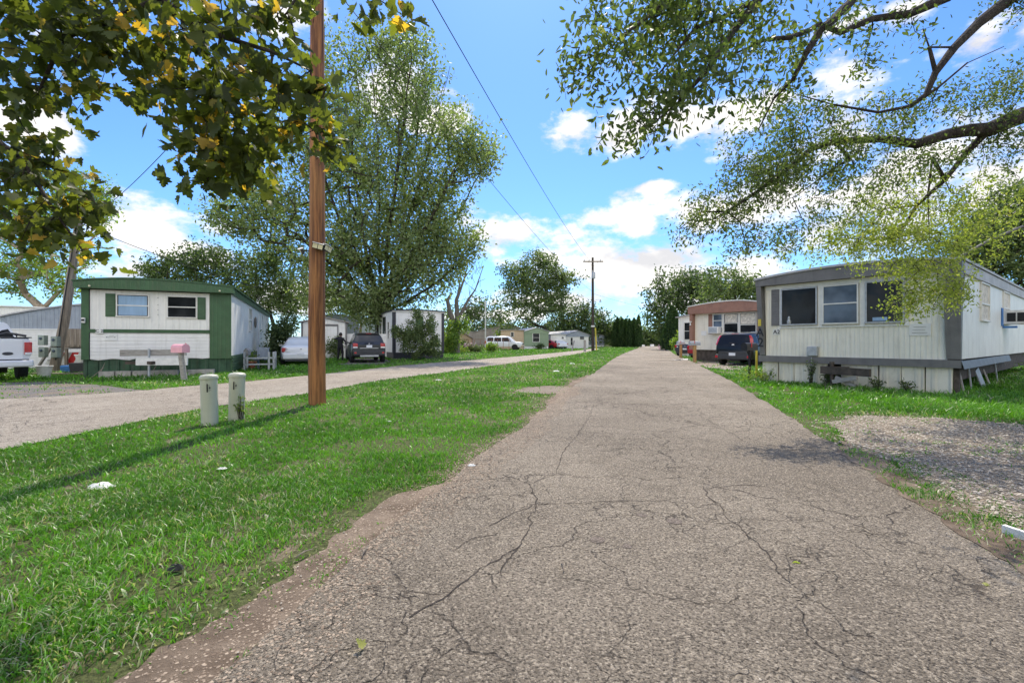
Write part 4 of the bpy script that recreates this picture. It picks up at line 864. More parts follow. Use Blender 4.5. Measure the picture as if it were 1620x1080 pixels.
def far_pole():
    X, Y = (938 - 810) / 720 * 57, 57.
    t = thing('utility_pole', 'distant brown utility pole with crossarm, transformer and street lamp', 'utility pole', (X, Y, 0))
    m = MB(); m.tube([(0, 0, -.1), (-.03, 0, 11.7)], [.2, .13], 12); m.build('pole', M['bark'], t, smooth=60)
    m = MB(); m.box(-1.25, 1.25, -.2, -.09, 11.1, 11.24); m.tube([(-.6, -.14, 11.1), (0, -.14, 10.5), (.6, -.14, 11.1)], .02, 6); ca = m.build('crossarm', M['oldwood'], t)
    for x in (-1.1, -.5, .9): m = MB(); m.lathe([(.03, 0), (.06, .05), (.03, .1), (.06, .14), (.02, .2)], 8, (x, -.14, 11.24)); m.build('insulator', M['galv'], ca)
    m = MB(); m.lathe([(.001, 0), (.2, .02), (.22, .1), (.22, .75), (.16, .82), (.001, .84)], 14, (.02, -.38, 9.0)); tr = m.build('transformer', M['galv'], t, smooth=40); m = MB(); m.lathe([(.03, 0), (.05, .06), (.02, .2)], 8, (-.08, -.38, 9.84)); m.build('bushing', M['white_trim'], tr)
    m = MB(); m.tube([(0, -.1, 6.1), (.4, -.15, 6.4), (.85, -.2, 6.45)], .025, 6); lp = m.build('lamp_arm', M['galv'], t); m = MB(); m.lathe([(.16, 0), (.14, .1), (.08, .16), (.07, .3), (.02, .34)], 12, (.9, -.2, 6.12)); m.build('street_lamp', M['galv'], lp)
    m = MB(); m.lathe([(.24, 0), (.26, .1), (.24, .2)], 12, (0, 0, 3.0)); m.build('band', M['white_trim'], t)
    return X, Y
fpx, fpy = far_pole()
def wire(name, a, b, sag, label, r=.011, n=60, group='overhead wires'):
    a, b = Vector(a), Vector(b); pts = []
    for i in range(n + 1): t_ = i / n; p = a.lerp(b, t_); p.z -= sag * 4 * t_ * (1 - t_); pts.append(p)
    m = MB(); m.tube(pts, r, 5); tag(m.build(name, M['black'], None), label, 'wire', group)
wire('power_line', (-3.1, 8.6, 10.45), (fpx - .5, fpy - .14, 11.4), .55, 'upper black power line from the near pole to the far crossarm', .014)
wire('power_line', (-3.73, 8.6, 8.35), (fpx, fpy - .15, 7.4), .7, 'lower thin cable from the near pole towards the transformer pole', .010)
wire('power_line', (fpx, fpy, 7.2), (28, 70, 5.5), .5, 'thin cable running right from the transformer pole', .012)
wire('power_line', (-16.4, 17.6, 5.6), (-10.9, 19.5, 3.5), .12, 'service drop wire from the leaning pole to the green trimmed home', .012)
wire('power_line', (-16.4, 17.6, 5.9), (-3.73, 8.6, 8.3), .5, 'service wire between the leaning pole and the thick brown pole', .010)

M['sage_box'] = pm('sage_box', (.24, .29, .25), .55, .12, 6, dirt=.3)
def bollard(loc, label, tilt, h, first=None):
    if first is None:
        t = thing('utility_pedestal', label, 'utility pedestal', loc, 0, 'cream round pedestals in the grass')
        m = MB(); m.lathe([(.108, -.05), (.108, h - .06)], 28); m.build('tube', M['pvc'], t, smooth=40)
        m = MB(); m.lathe([(.113, h - .0601), (.118, h - .05), (.118, h - .015), (.10, h + .005), (.04, h + .016), (.001, h + .018)], 28); m.build('cap', M['pvc'], t, smooth=50)
        m = MB(); s = math.sin
        def patch(a0, a1, z0, z1):
            n = 4; r = .1088; vs = []
            for i in range(n + 1): a = a0 + (a1 - a0) * i / n; vs += [(r * math.sin(a), -r * math.cos(a), z0), (r * math.sin(a), -r * math.cos(a), z1)]
            m.add(vs, [(2 * i, 2 * i + 2, 2 * i + 3, 2 * i + 1) for i in range(n)])
        patch(.16, .33, h - .235, h - .115)
        m.mi = 1
        r = .1094
        for k in range(7): 
            z = h - .13 - k * .014; patch(.38, .38 + random.choice((.16, .22, .12, .28)), z - .004, z)
        m.add([(.1094 * math.sin(.52 + .09 * math.cos(q)), -.1094 * math.cos(.52 + .09 * math.cos(q)), h - .175 + .014 * math.sin(q)) for q in [i * math.pi / 6 for i in range(12)]], [tuple(range(12))])
        m.build('warning_label', [M['black'], M['plastic']], t)
    else:
        t = first.copy(); link(t); t.location = loc; t['label'] = label
        for c in first.children: d = c.copy(); link(d, t)
    t.rotation_euler = tilt; return t
b1 = bollard((*G(332, 671), 0), 'nearer cream plastic pedestal, left of the pair beside the thick pole', (0, R(-1.2), R(8)), .71)
bollard((*G(374, 664), 0), 'cream plastic pedestal with vine at its foot, closer to the thick pole', (0, R(1.2), R(-6)), .71, b1)
def sprig(label, base, h, n, leaf=.05, mat='leaf_bright', spread=.1, name='weed_plant', cat='weed', group=None, shape='oval', stem='bark'):
    t = thing(name, label, cat, base, 0, group); m = MB(); C_ = []
    for k in range(n):
        a = random.uniform(0, 6.28); q = random.uniform(.2, 1) * spread; hh = h * random.uniform(.6, 1); p0 = Vector((random.uniform(-.3, .3) * spread, random.uniform(-.3, .3) * spread, 0)); p2 = Vector((math.cos(a) * q, math.sin(a) * q, hh)); p1 = p0.lerp(p2, .5) + Vector((0, 0, .1 * h))
        m.tube([p0, p1, p2], [.006, .004, .002], 4, False)
        for j in range(9): f = random.uniform(.2, 1.05); C_.append(tuple(p0.lerp(p1, min(1, f * 2)).lerp(p2, max(0, f * 2 - 1)) + Vector((random.gauss(0, .02), random.gauss(0, .02), random.gauss(0, .02)))))
    m.build('stem', M[stem], t); leaf_cloud('leaves', C_, leaf, shape, M[mat], t, .1); return t
x, y = G(380, 664); sprig('small leafy vine climbing the foot of the right pedestal', (x + .06, y - .08, 0), .42, 9, .05, spread=.09)

def board(mb, a, b, w, th, up=(0, 0, 1)):
    a, b = Vector(a), Vector(b); t = (b - a); L = t.length; t.normalize(); n = Vector(up).cross(t).normalized(); u = t.cross(n)
    Mx = Matrix(((t.x, n.x, u.x, a.x), (t.y, n.y, u.y, a.y), (t.z, n.z, u.z, a.z), (0, 0, 0, 1))); mb.box(0, L, -th / 2, th / 2, -w / 2, w / 2, Mx)
def onemesh(name, label, cat, mb, mat, group=None, **k):
    return tag(mb.build(name, mat, None, **k), label, cat, group)
gf = lambda u, v, z=0: Vector((-14.1 + u * .9128 - v * .4084, 14.9 + u * .4084 + v * .9128, z))      # green home front frame
rf = lambda u, v, z=0: Vector((7.45 + u * .5963 + v * .8028, 13.7 - u * .8028 + v * .5963, z))          # gray home front frame

# leaning gray pole with the meter stack behind the pickup
t = thing('leaning_pole', 'weathered gray utility pole leaning right beside the pickup truck', 'utility pole', (-17.45, 17.3, 0))
m = MB(); m.tube([(0, 0, -.1), (.35, .1, 2), (.85, .2, 6.2)], [.17, .15, .12], 12); m.build('pole', M['oldwood'], t, smooth=60)
m = MB(); m.tube([(.2, -.1, .5), (.42, -.08, 2.2), (.9, .05, 6)], .02, 6); m.build('conduit', M['black'], t)
for i, (dx, z) in enumerate(((-.24, 1.25), (-.22, .80), (.24, 1.2), (.25, .78))):
    m = MB(); m.box(dx - .12, dx + .12, -.22, -.05, z - .19, z + .19); q = m.build('meter_box', M['sage_box'], t, bevel=.02); m = MB(); m.lathe([(.05, 0), (.05, .03), (.03, .05)], 12); d = m.build('meter', M['glass_sky'], q); d.location = (dx, -.22, z + .06); d.rotation_euler = (R(90), 0, 0)
# porch steps of old boards
t = thing('porch_steps', 'old wooden porch stairs and plank box between the leaning pole and green home', 'steps', (-18.6, 18.4, 0), .3)
m = MB(); m.box(.35, 1.9, .0, 1.6, .95, 1.05); m.build('deck', M['oldwood'], t)
m = MB()
for k in range(9): m.box(.45 + k * .16, .59 + k * .16, -.03, .0, .98, 1.72)
m.build('side_boards', M['oldwood'], t)
m = MB(); board(m, (-.35, -.1, .25), (.45, -.1, 1.75), .14, .05, (0, 1, 0)); m.build('handrail', M['graywood'], t)
for k in range(4): m = MB(); m.box(-.32 + k * .2, -.02 + k * .2, -.05, .85, .18 + k * .24, .22 + k * .24); m.build('tread', M['graywood'], t)
for x_, y_ in ((.4, 0), (1.8, 0), (1.8, 1.5), (.4, 1.5)): m = MB(); m.box(x_, x_ + .09, y_, y_ + .09, -.02, .95); m.build('leg', M['oldwood'], t)
t = thing('bucket', 'dirty white plastic bucket on the grass beside the leaning pole', 'bucket', (*G(70, 597), 0))
m = MB(); m.lathe([(.15, 0), (.21, .36), (.225, .36), (.225, .39), (.2, .39), (.14, .03), (.001, .03)], 20); m.build('pail', M['paper'], t, smooth=40); m = MB(); m.tube([(.22 * math.cos(a), -.05 + .02 * math.sin(a), .37 - .1 * math.sin(a)) for a in [i * math.pi / 8 for i in range(9)]], .005, 5); m.build('handle', M['galv'], t)
t = thing('barricade', 'red and white striped traffic barricade behind the pickup', 'barricade', (-18.9, 18.4, 0), .4)
m = MB(); n = 7
for k in range(n): m.mi = k % 2; m.add([(k * .22, 0, .25), (k * .22 + .22, 0, .25), (k * .22 + .42, 0, .75), (k * .22 + .2, 0, .75), (k * .22, .03, .25), (k * .22 + .22, .03, .25), (k * .22 + .42, .03, .75), (k * .22 + .2, .03, .75)], [(0, 1, 2, 3), (7, 6, 5, 4), (0, 4, 5, 1), (3, 2, 6, 7), (1, 5, 6, 2), (0, 3, 7, 4)])
m.build('board', [M['white'], M['red']], t)
for x_ in (.15, 1.55): m = MB(); m.box(x_, x_ + .05, .031, .07, 0, .9); m.build('leg', M['white'], t)
onemesh('storage_tote', 'black plastic tote bin on the ground beside the porch stairs', 'tote', MB().prism([(-.3, 0), (.3, 0), (.36, .35), (.38, .35), (.38, .4), (-.38, .4), (-.38, .35), (-.36, .35)], 0, .45, M=Matrix.Translation((-16.0, 16.9, 0)) @ Matrix.Rotation(.4, 4, 'Z')), M['plastic'])
onemesh('picnic_cooler', 'blue and white cooler box under the porch steps', 'cooler', MB().box(-16.9, -16.4, 17.0, 17.35, .02, .3), M['blue'], bevel=.03)
onemesh('flower_pot', 'white flower pot on the clutter by the porch stairs', 'flower pot', MB().lathe([(.11, 0), (.17, .26), (.19, .26), (.19, .3), (.15, .3), (.1, .05), (.001, .05)], 16, (-16.1, 17.0, .41)), M['paper'])
onemesh('plank', 'old plank lying in the grass by the porch stairs', 'plank', MB().box(-16.9, -14.6, 15.9, 16.1, .05, .1, Matrix.Rotation(0, 4, 'Z')), M['oldwood'])

# in front of the green home: hitch boards, pink mailbox, cinder blocks
t = thing('trailer_hitch', 'weathered boards over the rusty trailer hitch before the green skirting', 'trailer hitch', tuple(gf(2.0, -.7)), .42)
m = MB(); m.box(-.78, 1.0, -.06, .0, .72, .93); m.build('board', M['graywood'], t); m = MB(); m.box(-.35, 1.05, -.16, -.08, .42, .66, Matrix.Rotation(R(1), 4, 'Y')); m.build('board', M['paper'], t)
m = MB(); m.tube([(.0, -.12, -.05), (.0, -.12, .96)], .035, 8); m.lathe([(.001, 0), (.15, 0), (.15, .02), (.001, .02)], 12, (0, -.12, 0)); m.build('jack_post', M['galv'], t)
m = MB(); board(m, (-.7, .2, .5), (.1, -.2, .5), .1, .06); board(m, (.8, .5, .5), (.1, -.2, .5), .1, .06); m.build('tongue', M['rust'], t)
t = thing('mailbox', 'pink mailbox on a leaning gray wooden post before the green home', 'mailbox', (*G(292, 602), 0), .25)
m = MB(); m.tube([(0, 0, -.05), (-.1, 0, .86)], [.085, .075], 10); m.build('post', M['graywood'], t)
def mailbox_body(t, mat, z, L=.5, w=.2, h=.24, dx=0, rz=0, doorm=None):
    pr = [(-w / 2, 0), (w / 2, 0)] + [(w / 2 * math.cos(a), h * .55 + h * .45 * math.sin(a)) for a in [i * math.pi / 10 for i in range(11)]]
    Mx = Matrix.Translation((dx, 0, z)) @ Matrix.Rotation(rz, 4, 'Z'); o = MB().prism(pr, -L / 2, L / 2, M=Mx).build('mailbox_body', M[mat], t, smooth=40)
    m = MB().prism([(x_ * 1.04, z_ * 1.03) for x_, z_ in pr], -L / 2 - .015, -L / 2 - .001, M=Mx); m.build('door', M[doorm or mat], o); m = MB().box(w / 2 + .002, w / 2 + .012, -.08, -.05, h * .4, h * 1.1, Mx); m.build('flag', M['red'], o)
mailbox_body(t, 'pink', .86, .42, .25, .26, -.12, R(62))
for k, u in enumerate((.78, 1.2, 1.66, 2.08, 2.5, 3.16, 3.55)):
    p = gf(u, -.34 + .03 * (k % 2), .03); t_ = MB(); Mx = Matrix.Translation(p) @ Matrix.Rotation(.42 + .05 * math.sin(k * 3), 4, 'Z'); t_.box(-.2, .2, -.1, .1, 0, .19, Mx); t_.box(-.15, -.03, -.07, .07, .19, .192, Mx)
    o = onemesh('cinder_block', ('gray cinder block at the foot of the green skirting, number %d counting from the pickup' % (k + 1)).replace('number %d' % (k + 1), ['first', 'second', 'third', 'fourth', 'fifth', 'sixth', 'seventh'][k]), 'cinder block', t_, M['concrete'], 'cinder blocks along the green skirting', bevel=.012)
for k, (u, du, h) in enumerate(((.55, .12, .5), (.35, .3, .35), (1.9, .25, .6))):
    m = MB(); m.tube([gf(u, -.35, 0), gf(u + du * .5, -.3, h * .5), gf(u + du, -.2, h)], [.015, .012, .006], 5); onemesh('stick', ('dry upright stick near the left foot of the green skirting', 'short bent stick at the left foot of the green skirting', 'thin stick leaning on the green skirting by the hitch boards')[k], 'stick', m, M['oldwood'], 'sticks against the green skirting')
# planter bench beside the green home
t = thing('planter_bench', 'gray pipe frame bench crowded with potted plants beside the green home', 'bench', (-10.75, 18.2, 0), .35)
for x_, y_ in ((.0, 0), (1.05, 0), (1.05, .5), (.88, .0)): m = MB(); m.box(x_, x_ + .07, y_, y_ + .07, -.02, .78); m.build('leg', M['galv'], t)
for z_ in (.25, .5): m = MB(); m.box(0, 1.1, .0, .05, z_, z_ + .06); m.build('rail', M['galv'], t)
m = MB(); m.box(0, 1.1, .06, .5, .5, .53); m.build('seat', M['galv'], t)
x_, y_ = G(398, 584); t = thing('flower_pot', 'terracotta flower pot with green plant at the corner of the green home', 'flower pot', (x_, y_, 0))
m = MB(); m.lathe([(.12, 0), (.18, .28), (.2, .28), (.2, .34), (.17, .34), (.001, .3)], 18); m.build('pot', M['terracotta'], t, smooth=40)
leaf_cloud('plant', ell(60, (0, 0, .55), (.16, .16, .3)), .12, 'oval', M['leaf_bright'], t, -.5)
for k, (px, py, h, lb) in enumerate(((415, 560, .9, 'tall leafy potted plant behind the pipe frame bench'), (428, 562, .75, 'bushy green plant at the right end of the pipe frame bench'))):
    p = P(px, 572, 19.6); sprig(lb, (p.x, p.y, 0), h, 16, .12, 'leaf_mid', .4, name='potted_plant', cat='plant')
onemesh('folding_chair', 'blue gray folding chair back standing behind the bench', 'chair', MB().box(-10.78, -10.3, 19.3, 19.35, .5, .95).box(-10.78, -10.74, 19.25, 19.35, 0, .9).box(-10.34, -10.3, 19.25, 19.35, 0, .9).box(-10.78, -10.3, 18.9, 19.3, .44, .48), M['gray_sheet'])
t = thing('bird_feeder', 'white post with small house box beside the terracotta pot', 'bird house', (*G(391, 585), 0)); m = MB(); m.box(-.03, .03, -.03, .03, 0, .62); m.build('post', M['white'], t)
m = MB(); m.prism([(-.1, .62), (.1, .62), (.1, .82), (0, .92), (-.1, .82)], -.1, .1); m.build('house_box', M['graywood'], t)

# before the gray home: black mailbox, hitch, weeds
t = thing('mailbox', 'black mailbox on a slim black post beside the gray corner post', 'mailbox', (*G(1186, 601), 0), R(-60))
m = MB(); m.box(-.03, .03, -.03, .03, -.02, .92); m.build('post', M['black'], t); mailbox_body(t, 'black', .92, .55, .2, .24, 0, 0)
x_, y_ = G(1201, 598)
t = thing('trailer_hitch', 'rusty trailer tongue and jack sticking out before the cream skirting', 'trailer hitch', tuple(rf(2.0, -.35)), GRZ)
m = MB(); board(m, (-.25, 0, .45), (.85, -.15, .43), .19, .10); board(m, (-.25, .02, .46), (.25, .38, .46), .16, .08); m.build('beam', M['rust'], t)
m = MB(); m.tube([(.0, -.02, -.05), (.0, -.02, .62)], .045, 8); m.lathe([(.001, 0), (.06, 0), (.06, .05), (.001, .05)], 8, (0, -.02, .62)); m.build('jack', M['rust'], t)
m = MB(); board(m, (.05, -.1, .16), (.6, -.2, .3), .1, .08); board(m, (.1, -.05, .28), (.55, -.12, .08), .09, .07); m.build('block', M['graywood'], t)
for k, (u, v, h, n_, lb, sp) in enumerate(((.35, -.35, .45, 14, 'leafy weed clump at the far corner of the cream skirting', .35), (1.45, -.18, .75, 10, 'tall weed beside the meter conduit of the cream home', .15), (1.8, -.2, .5, 8, 'short weed between the conduit and the rusty tongue', .18),
        (2.95, -.25, .3, 10, 'low broadleaf weed before the middle skirting sheet', .2), (3.5, -.3, .28, 8, 'low weed before the nearest skirting sheets', .2), (5.6, 2.6, .6, 26, 'weed thicket beside the broken side skirting', .8), (5.6, 4.6, .9, 30, 'shady thicket near the wooden support post', .9))):
    p = rf(u, v); sprig(lb, tuple(p), h, n_ + 6, .07 if k < 5 else .11, 'leaf_mid' if k not in (0,) else 'leaf_bright', sp, group='weeds around the cream home')
m = MB(); p = rf(4.36 + .55, 6.35); m.box(p.x - .05, p.x + .05, p.y - .05, p.y + .05, -.02, 1.72); onemesh('support_post', 'raw wooden post holding up the window air conditioner', 'post', m, M['newwood'])
t = thing('marker_post', 'yellow post leaning at the corner behind the black mailbox', 'post', (8.0, 14.9, 0)); m = MB(); m.box(-.025, .025, -.025, .025, 0, 1.0); m.build('post', M['yellow'], t)
# mailboxes at the brown home
for k, (px, Y, lb) in enumerate(((1099, 26.2, 'gray mailbox on a raw wooden post before the brown home'), (1077, 33.5, 'gray mailbox further up the lane beside the red car'))):
    X = (px - 810) / 720 * Y; t = thing('mailbox', lb, 'mailbox', (X, Y, 0), R(-80)); m = MB(); m.box(-.07, .07, -.07, .07, -.02, .98); m.build('post', M['newwood'], t); mailbox_body(t, 'galv', .98, .55 if k else .62, .2, .24, 0, 0)
# far stubs and the yellow marker by the far pole
X, Y = G(922, 556); onemesh('wooden_stub', 'short gray wooden stub post beside the far utility pole', 'post', MB().tube([(X, 52.5, -.1), (X, 52.5, 1.35)], .14, 10), M['graywood'])
X = (945 - 810) / 720 * 58; onemesh('marker_post', 'tall yellow marker post just right of the far utility pole', 'post', MB().tube([(X - .1, 58, -.1), (X - .25, 58, 2.9)], .09, 10), M['yellow'])
m = MB(); board(m, (7.2, 55, .0), (7.6, 55.5, 1.3), .12, .12); onemesh('leaning_brace', 'pale plank leaning near the far utility pole', 'plank', m, M['graywood'])
# litter in the grass
def litter(name, label, px, py, s, mat, cat='litter', h=.02, group='litter in the grass'):
    x_, y_ = G(px, py); n = 14; vs = []; 
    for j in range(4):
        for i in range(n):
            a = 2 * math.pi * i / n; q = s * (1 - j * .27) * (1 + .55 * mnoise.noise((i * .9, px, j))); vs.append((x_ + q * math.cos(a) * 1.4, y_ + q * math.sin(a) * .8, .018 + h * (j if j < 3 else 1.6) * (1 + 1.1 * mnoise.noise((i * .8, j * 2., py)))))
    fs = [(j * n + i, j * n + (i + 1) % n, (j + 1) * n + (i + 1) % n, (j + 1) * n + i) for j in range(3) for i in range(n)] + [tuple(3 * n + i for i in range(n))]
    onemesh(name, label, cat, MB().add(vs, fs), M[mat], group)
litter('paper_scrap', 'crumpled white rag lying in the grass near the pole shadow', 160, 773, .08, 'paper', h=.014)
litter('jar_lid', 'small white lid at the lawn edge beside the asphalt', 746, 739, .028, 'paper', h=.006)
for k, (px, py, s, lb) in enumerate(((352, 744, .035, 'tiny white scrap in the lawn beyond the rag'), (880, 588, .1, 'white scrap in the narrow end of the lawn'), (694, 602, .07, 'white scrap near the side lane edge'), (905, 576, .12, 'pale litter near the far end of the lawn'), (615, 668, .03, 'tiny scrap in the middle of the lawn'), (1085, 569, .22, 'gray debris on the right lane edge by the mailbox'), (1072, 570, .22, 'dark debris on the right lane edge'))):
    litter('paper_scrap', lb, px, py, s, 'black' if 'dark' in lb else 'paper', h=min(.02, s * .16))
m = MB(); board(m, (*G(1588, 846), .03), (*G(1650, 868), .03), .07, .03); onemesh('plank', 'pale broken plank in the weeds at the right frame edge', 'plank', m, M['paper'])
for k, (a, b, lb) in enumerate((((468, 888), (495, 874), 'dry twig on the dirt strip beside the lawn'), ((572, 886), (580, 872), 'short twig on the dirt strip'), ((888, 893), (892, 910), 'thin twig lying on the asphalt'), ((1350, 835), (1385, 850), 'long thin twig on the asphalt to the right'))):
    m = MB(); m.tube([(*G(*a), .025), (*G((a[0] + b[0]) / 2 + 1, (a[1] + b[1]) / 2), .035), (*G(*b), .022)], [.004, .005, .003], 5); onemesh('twig', lb, 'twig', m, M['oldwood'], 'twigs on the ground')
for k, (px, py, lb) in enumerate(((1560, 928, 'yellow fallen leaf near the right frame edge'), (1258, 893, 'small yellow fallen leaf on the asphalt'), (575, 1033, 'pale fallen leaf at the bottom of the lane'))):
    o = leaf_cloud('fallen_leaf', [(*G(px, py), .022)], .036, 'maple', M['leaf_yellowgreen'], None, 0, flat=9); tag(o, lb, 'leaf', 'fallen leaves')
X, Y = G(275, 906); litter('black_scrap', 'black scrap of cloth lying in the near lawn', 278, 905, .03, 'black', h=.012)
# grass tufts on the dirt are part of the lawn; small dark oil spots belong to the lane
om = MB()
for px, py, s in ((1015, 817, .035), (1067, 827, .05), (945, 857, .045), (992, 867, .03), (1215, 705, .02)):
    x_, y_ = G(px, py); om.add([(x_ + s * math.cos(a) * (1 + .35 * mnoise.noise((a * 2, px, 0))), y_ + s * math.sin(a) * (1 + .35 * mnoise.noise((a * 2, py, 4))), .0145) for a in [i * math.pi / 12 for i in range(24)]], [tuple(range(24))])
t_ = NT('oil_stain'); M['stain'] = t_.done(t_.pbsdf(t_.mix(t_.rng(t_.noise(90, 4, .7), .4, .6), (.05, .035, .022), (.2, .16, .13)), .8, 0., t_.bump(t_.noise(80, 4, .7), .01)))
om.build('stain', M['stain'], me_road)
# ------------------------------------------------------------------ vehicles: y forward, origin under the rear bumper
def car(name, label, cat, loc, rz, paint, st, wheels, wr, kind, group='vehicles parked beside the homes', trim='plastic', rimm='rim'):
    """st: stations (y, half width, z bottom, z belt, z top, half width of top)"""
    t = thing(name, label, cat, (loc[0], loc[1], 0), rz, group)
    def sec(s):
        y, w, zb, zs, zt, wt = s; hgt = zt - zs
        return [(0, zb), (w * .8, zb), (w * .96, zb + .05), (w, zb + .2), (w * 1.005, (zb + zs) / 2 + .05), (w * .985, zs - .06), (w * .955, zs), (wt + (w * .955 - wt) * .12, zt - hgt * .14), (wt * .93, zt - .015 * (hgt > .2) - .01), (wt * .6, zt), (0, zt + .008)]
    S = [sec(s) for s in st]; m = MB(); ring = []
    for s, c in zip(st, S):
        full = c + [(-x, z) for x, z in c[-2:0:-1]]; ring.append([(x, s[0], z) for x, z in full])
    n = len(ring[0]); vs = [p for r in ring for p in r]
    fs = [(i * n + k, i * n + (k + 1) % n, (i + 1) * n + (k + 1) % n, (i + 1) * n + k) for i in range(len(st) - 1) for k in range(n)]
    fs += [tuple(range(n - 1, -1, -1)), tuple((len(st) - 1) * n + k for k in range(n))]
    m.add(vs, [f[::-1] for f in fs]); body = m.build('body', M[paint], t, smooth=38)
    ys = [s[0] for s in st]
    def at(y, k):      # interpolated contour point k at y
        i = max(0, min(len(st) - 2, next((j for j in range(len(st) - 1) if ys[j + 1] >= y), len(st) - 2))); f = (y - ys[i]) / (ys[i + 1] - ys[i])
        a, b = S[i][k], S[i + 1][k]; return (a[0] + (b[0] - a[0]) * f, a[1] + (b[1] - a[1]) * f)
    def sideglass(y0, y1, inb=(.05, .05), lo=.1, hi=.88, mat='car_glass', nm='side_window'):
        for sx in (-1, 1):
            N = 5; vs = []
            for i in range(N + 1):
                f = i / N; 
                for e, q in ((lo, 0), (hi, 1)):
                    y = y0 + (y1 - y0) * f + (inb[0] * (1 - f) - inb[1] * f) * q * 1.0
                    a, b = at(y, 6), at(y, 7); vs.append((sx * (a[0] + (b[0] - a[0]) * e + .007), y, a[1] + (b[1] - a[1]) * e + .003))
            q = MB(); q.add(vs, [((2 * i, 2 * i + 2, 2 * i + 3, 2 * i + 1) if sx > 0 else (2 * i, 2 * i + 1, 2 * i + 3, 2 * i + 2)) for i in range(N)]); q.build(nm, M[mat], t)
    def plate4(nm, pts, mat, off, par=None):
        a, b, c, d = [Vector(p) for p in pts]; nrm = (b - a).cross(d - a).normalized() * off; q = MB()
        q.add([a + nrm, b + nrm, c + nrm, d + nrm, a - nrm * .5, b - nrm * .5, c - nrm * .5, d - nrm * .5], [(0, 1, 2, 3), (0, 4, 5, 1), (1, 5, 6, 2), (2, 6, 7, 3), (3, 7, 4, 0)]); return q.build(nm, M[mat], par or t)
    def crossglass(nm, ya, yb, wa=.86, wb=.9, ea=0.06, eb=.04, off=.012, flip=1):
        a, b = at(ya, 6), at(yb, 8); A = Vector((a[0], ya, a[1])); B = Vector((b[0], yb, b[1])); p = A.lerp(B, ea); q = A.lerp(B, 1 - eb)
        return plate4(nm, [(-p.x * wa * flip, p.y, p.z), (p.x * wa * flip, p.y, p.z), (q.x * wb * flip, q.y, q.z), (-q.x * wb * flip, q.y, q.z)], 'car_glass', off)
    W = max(s[1] for s in st)
    for yw in wheels:
        for sx in (-1, 1):
            a = MB(); r0 = wr + .055; N = 16; arc = [(yw + r0 * math.cos(q), wr + r0 * math.sin(q)) for q in [math.pi * i / N for i in range(N + 1)]]
            a.prism(arc, sx * (W * .98), sx * (W + .012), 'x'); a.build('wheel_arch', M['black' if trim == 'plastic' and kind in ('sedan', 'truck') else trim], t)
            wl = MB(); wd = .11; wl.lathe([(wr * .62, -wd), (wr * .93, -wd), (wr, -wd * .7), (wr, wd * .7), (wr * .93, wd), (wr * .62, wd)], 22); o = wl.build('wheel', M['rubber'], t, smooth=40)
            o.location = (sx * (W - .085), yw, wr); o.rotation_euler = (0, R(90) * sx, 0)
            rm = MB(); rm.lathe([(.001, wd * .55), (wr * .18, wd * .75), (wr * .2, wd * .6), (wr * .5, wd * .45), (wr * .6, wd * .9), (wr * .63, wd * .9), (wr * .63, -wd * .5), (.001, -wd * .5)], 20)
            for k in range(5): 
                q = k * 1.2566; c_, s_ = math.cos(q), math.sin(q); rm.add([(c_ * wr * .15 - s_ * .03, s_ * wr * .15 + c_ * .03, wd * .85), (c_ * wr * .6 - s_ * .05, s_ * wr * .6 + c_ * .05, wd * .95), (c_ * wr * .6 + s_ * .05, s_ * wr * .6 - c_ * .05, wd * .95), (c_ * wr * .15 + s_ * .03, s_ * wr * .15 - c_ * .03, wd * .85)], [(3, 2, 1, 0)])
            rm.build('rim', M[rimm], o, smooth=40)
    return t, body, at, sideglass, plate4, crossglass, W
def bx(t, nm, x0, x1, y0, y1, z0, z1, mat, bevel=.01, par=None):
    return MB().box(x0, x1, y0, y1, z0, z1).build(nm, M[mat], par or t, bevel=bevel)

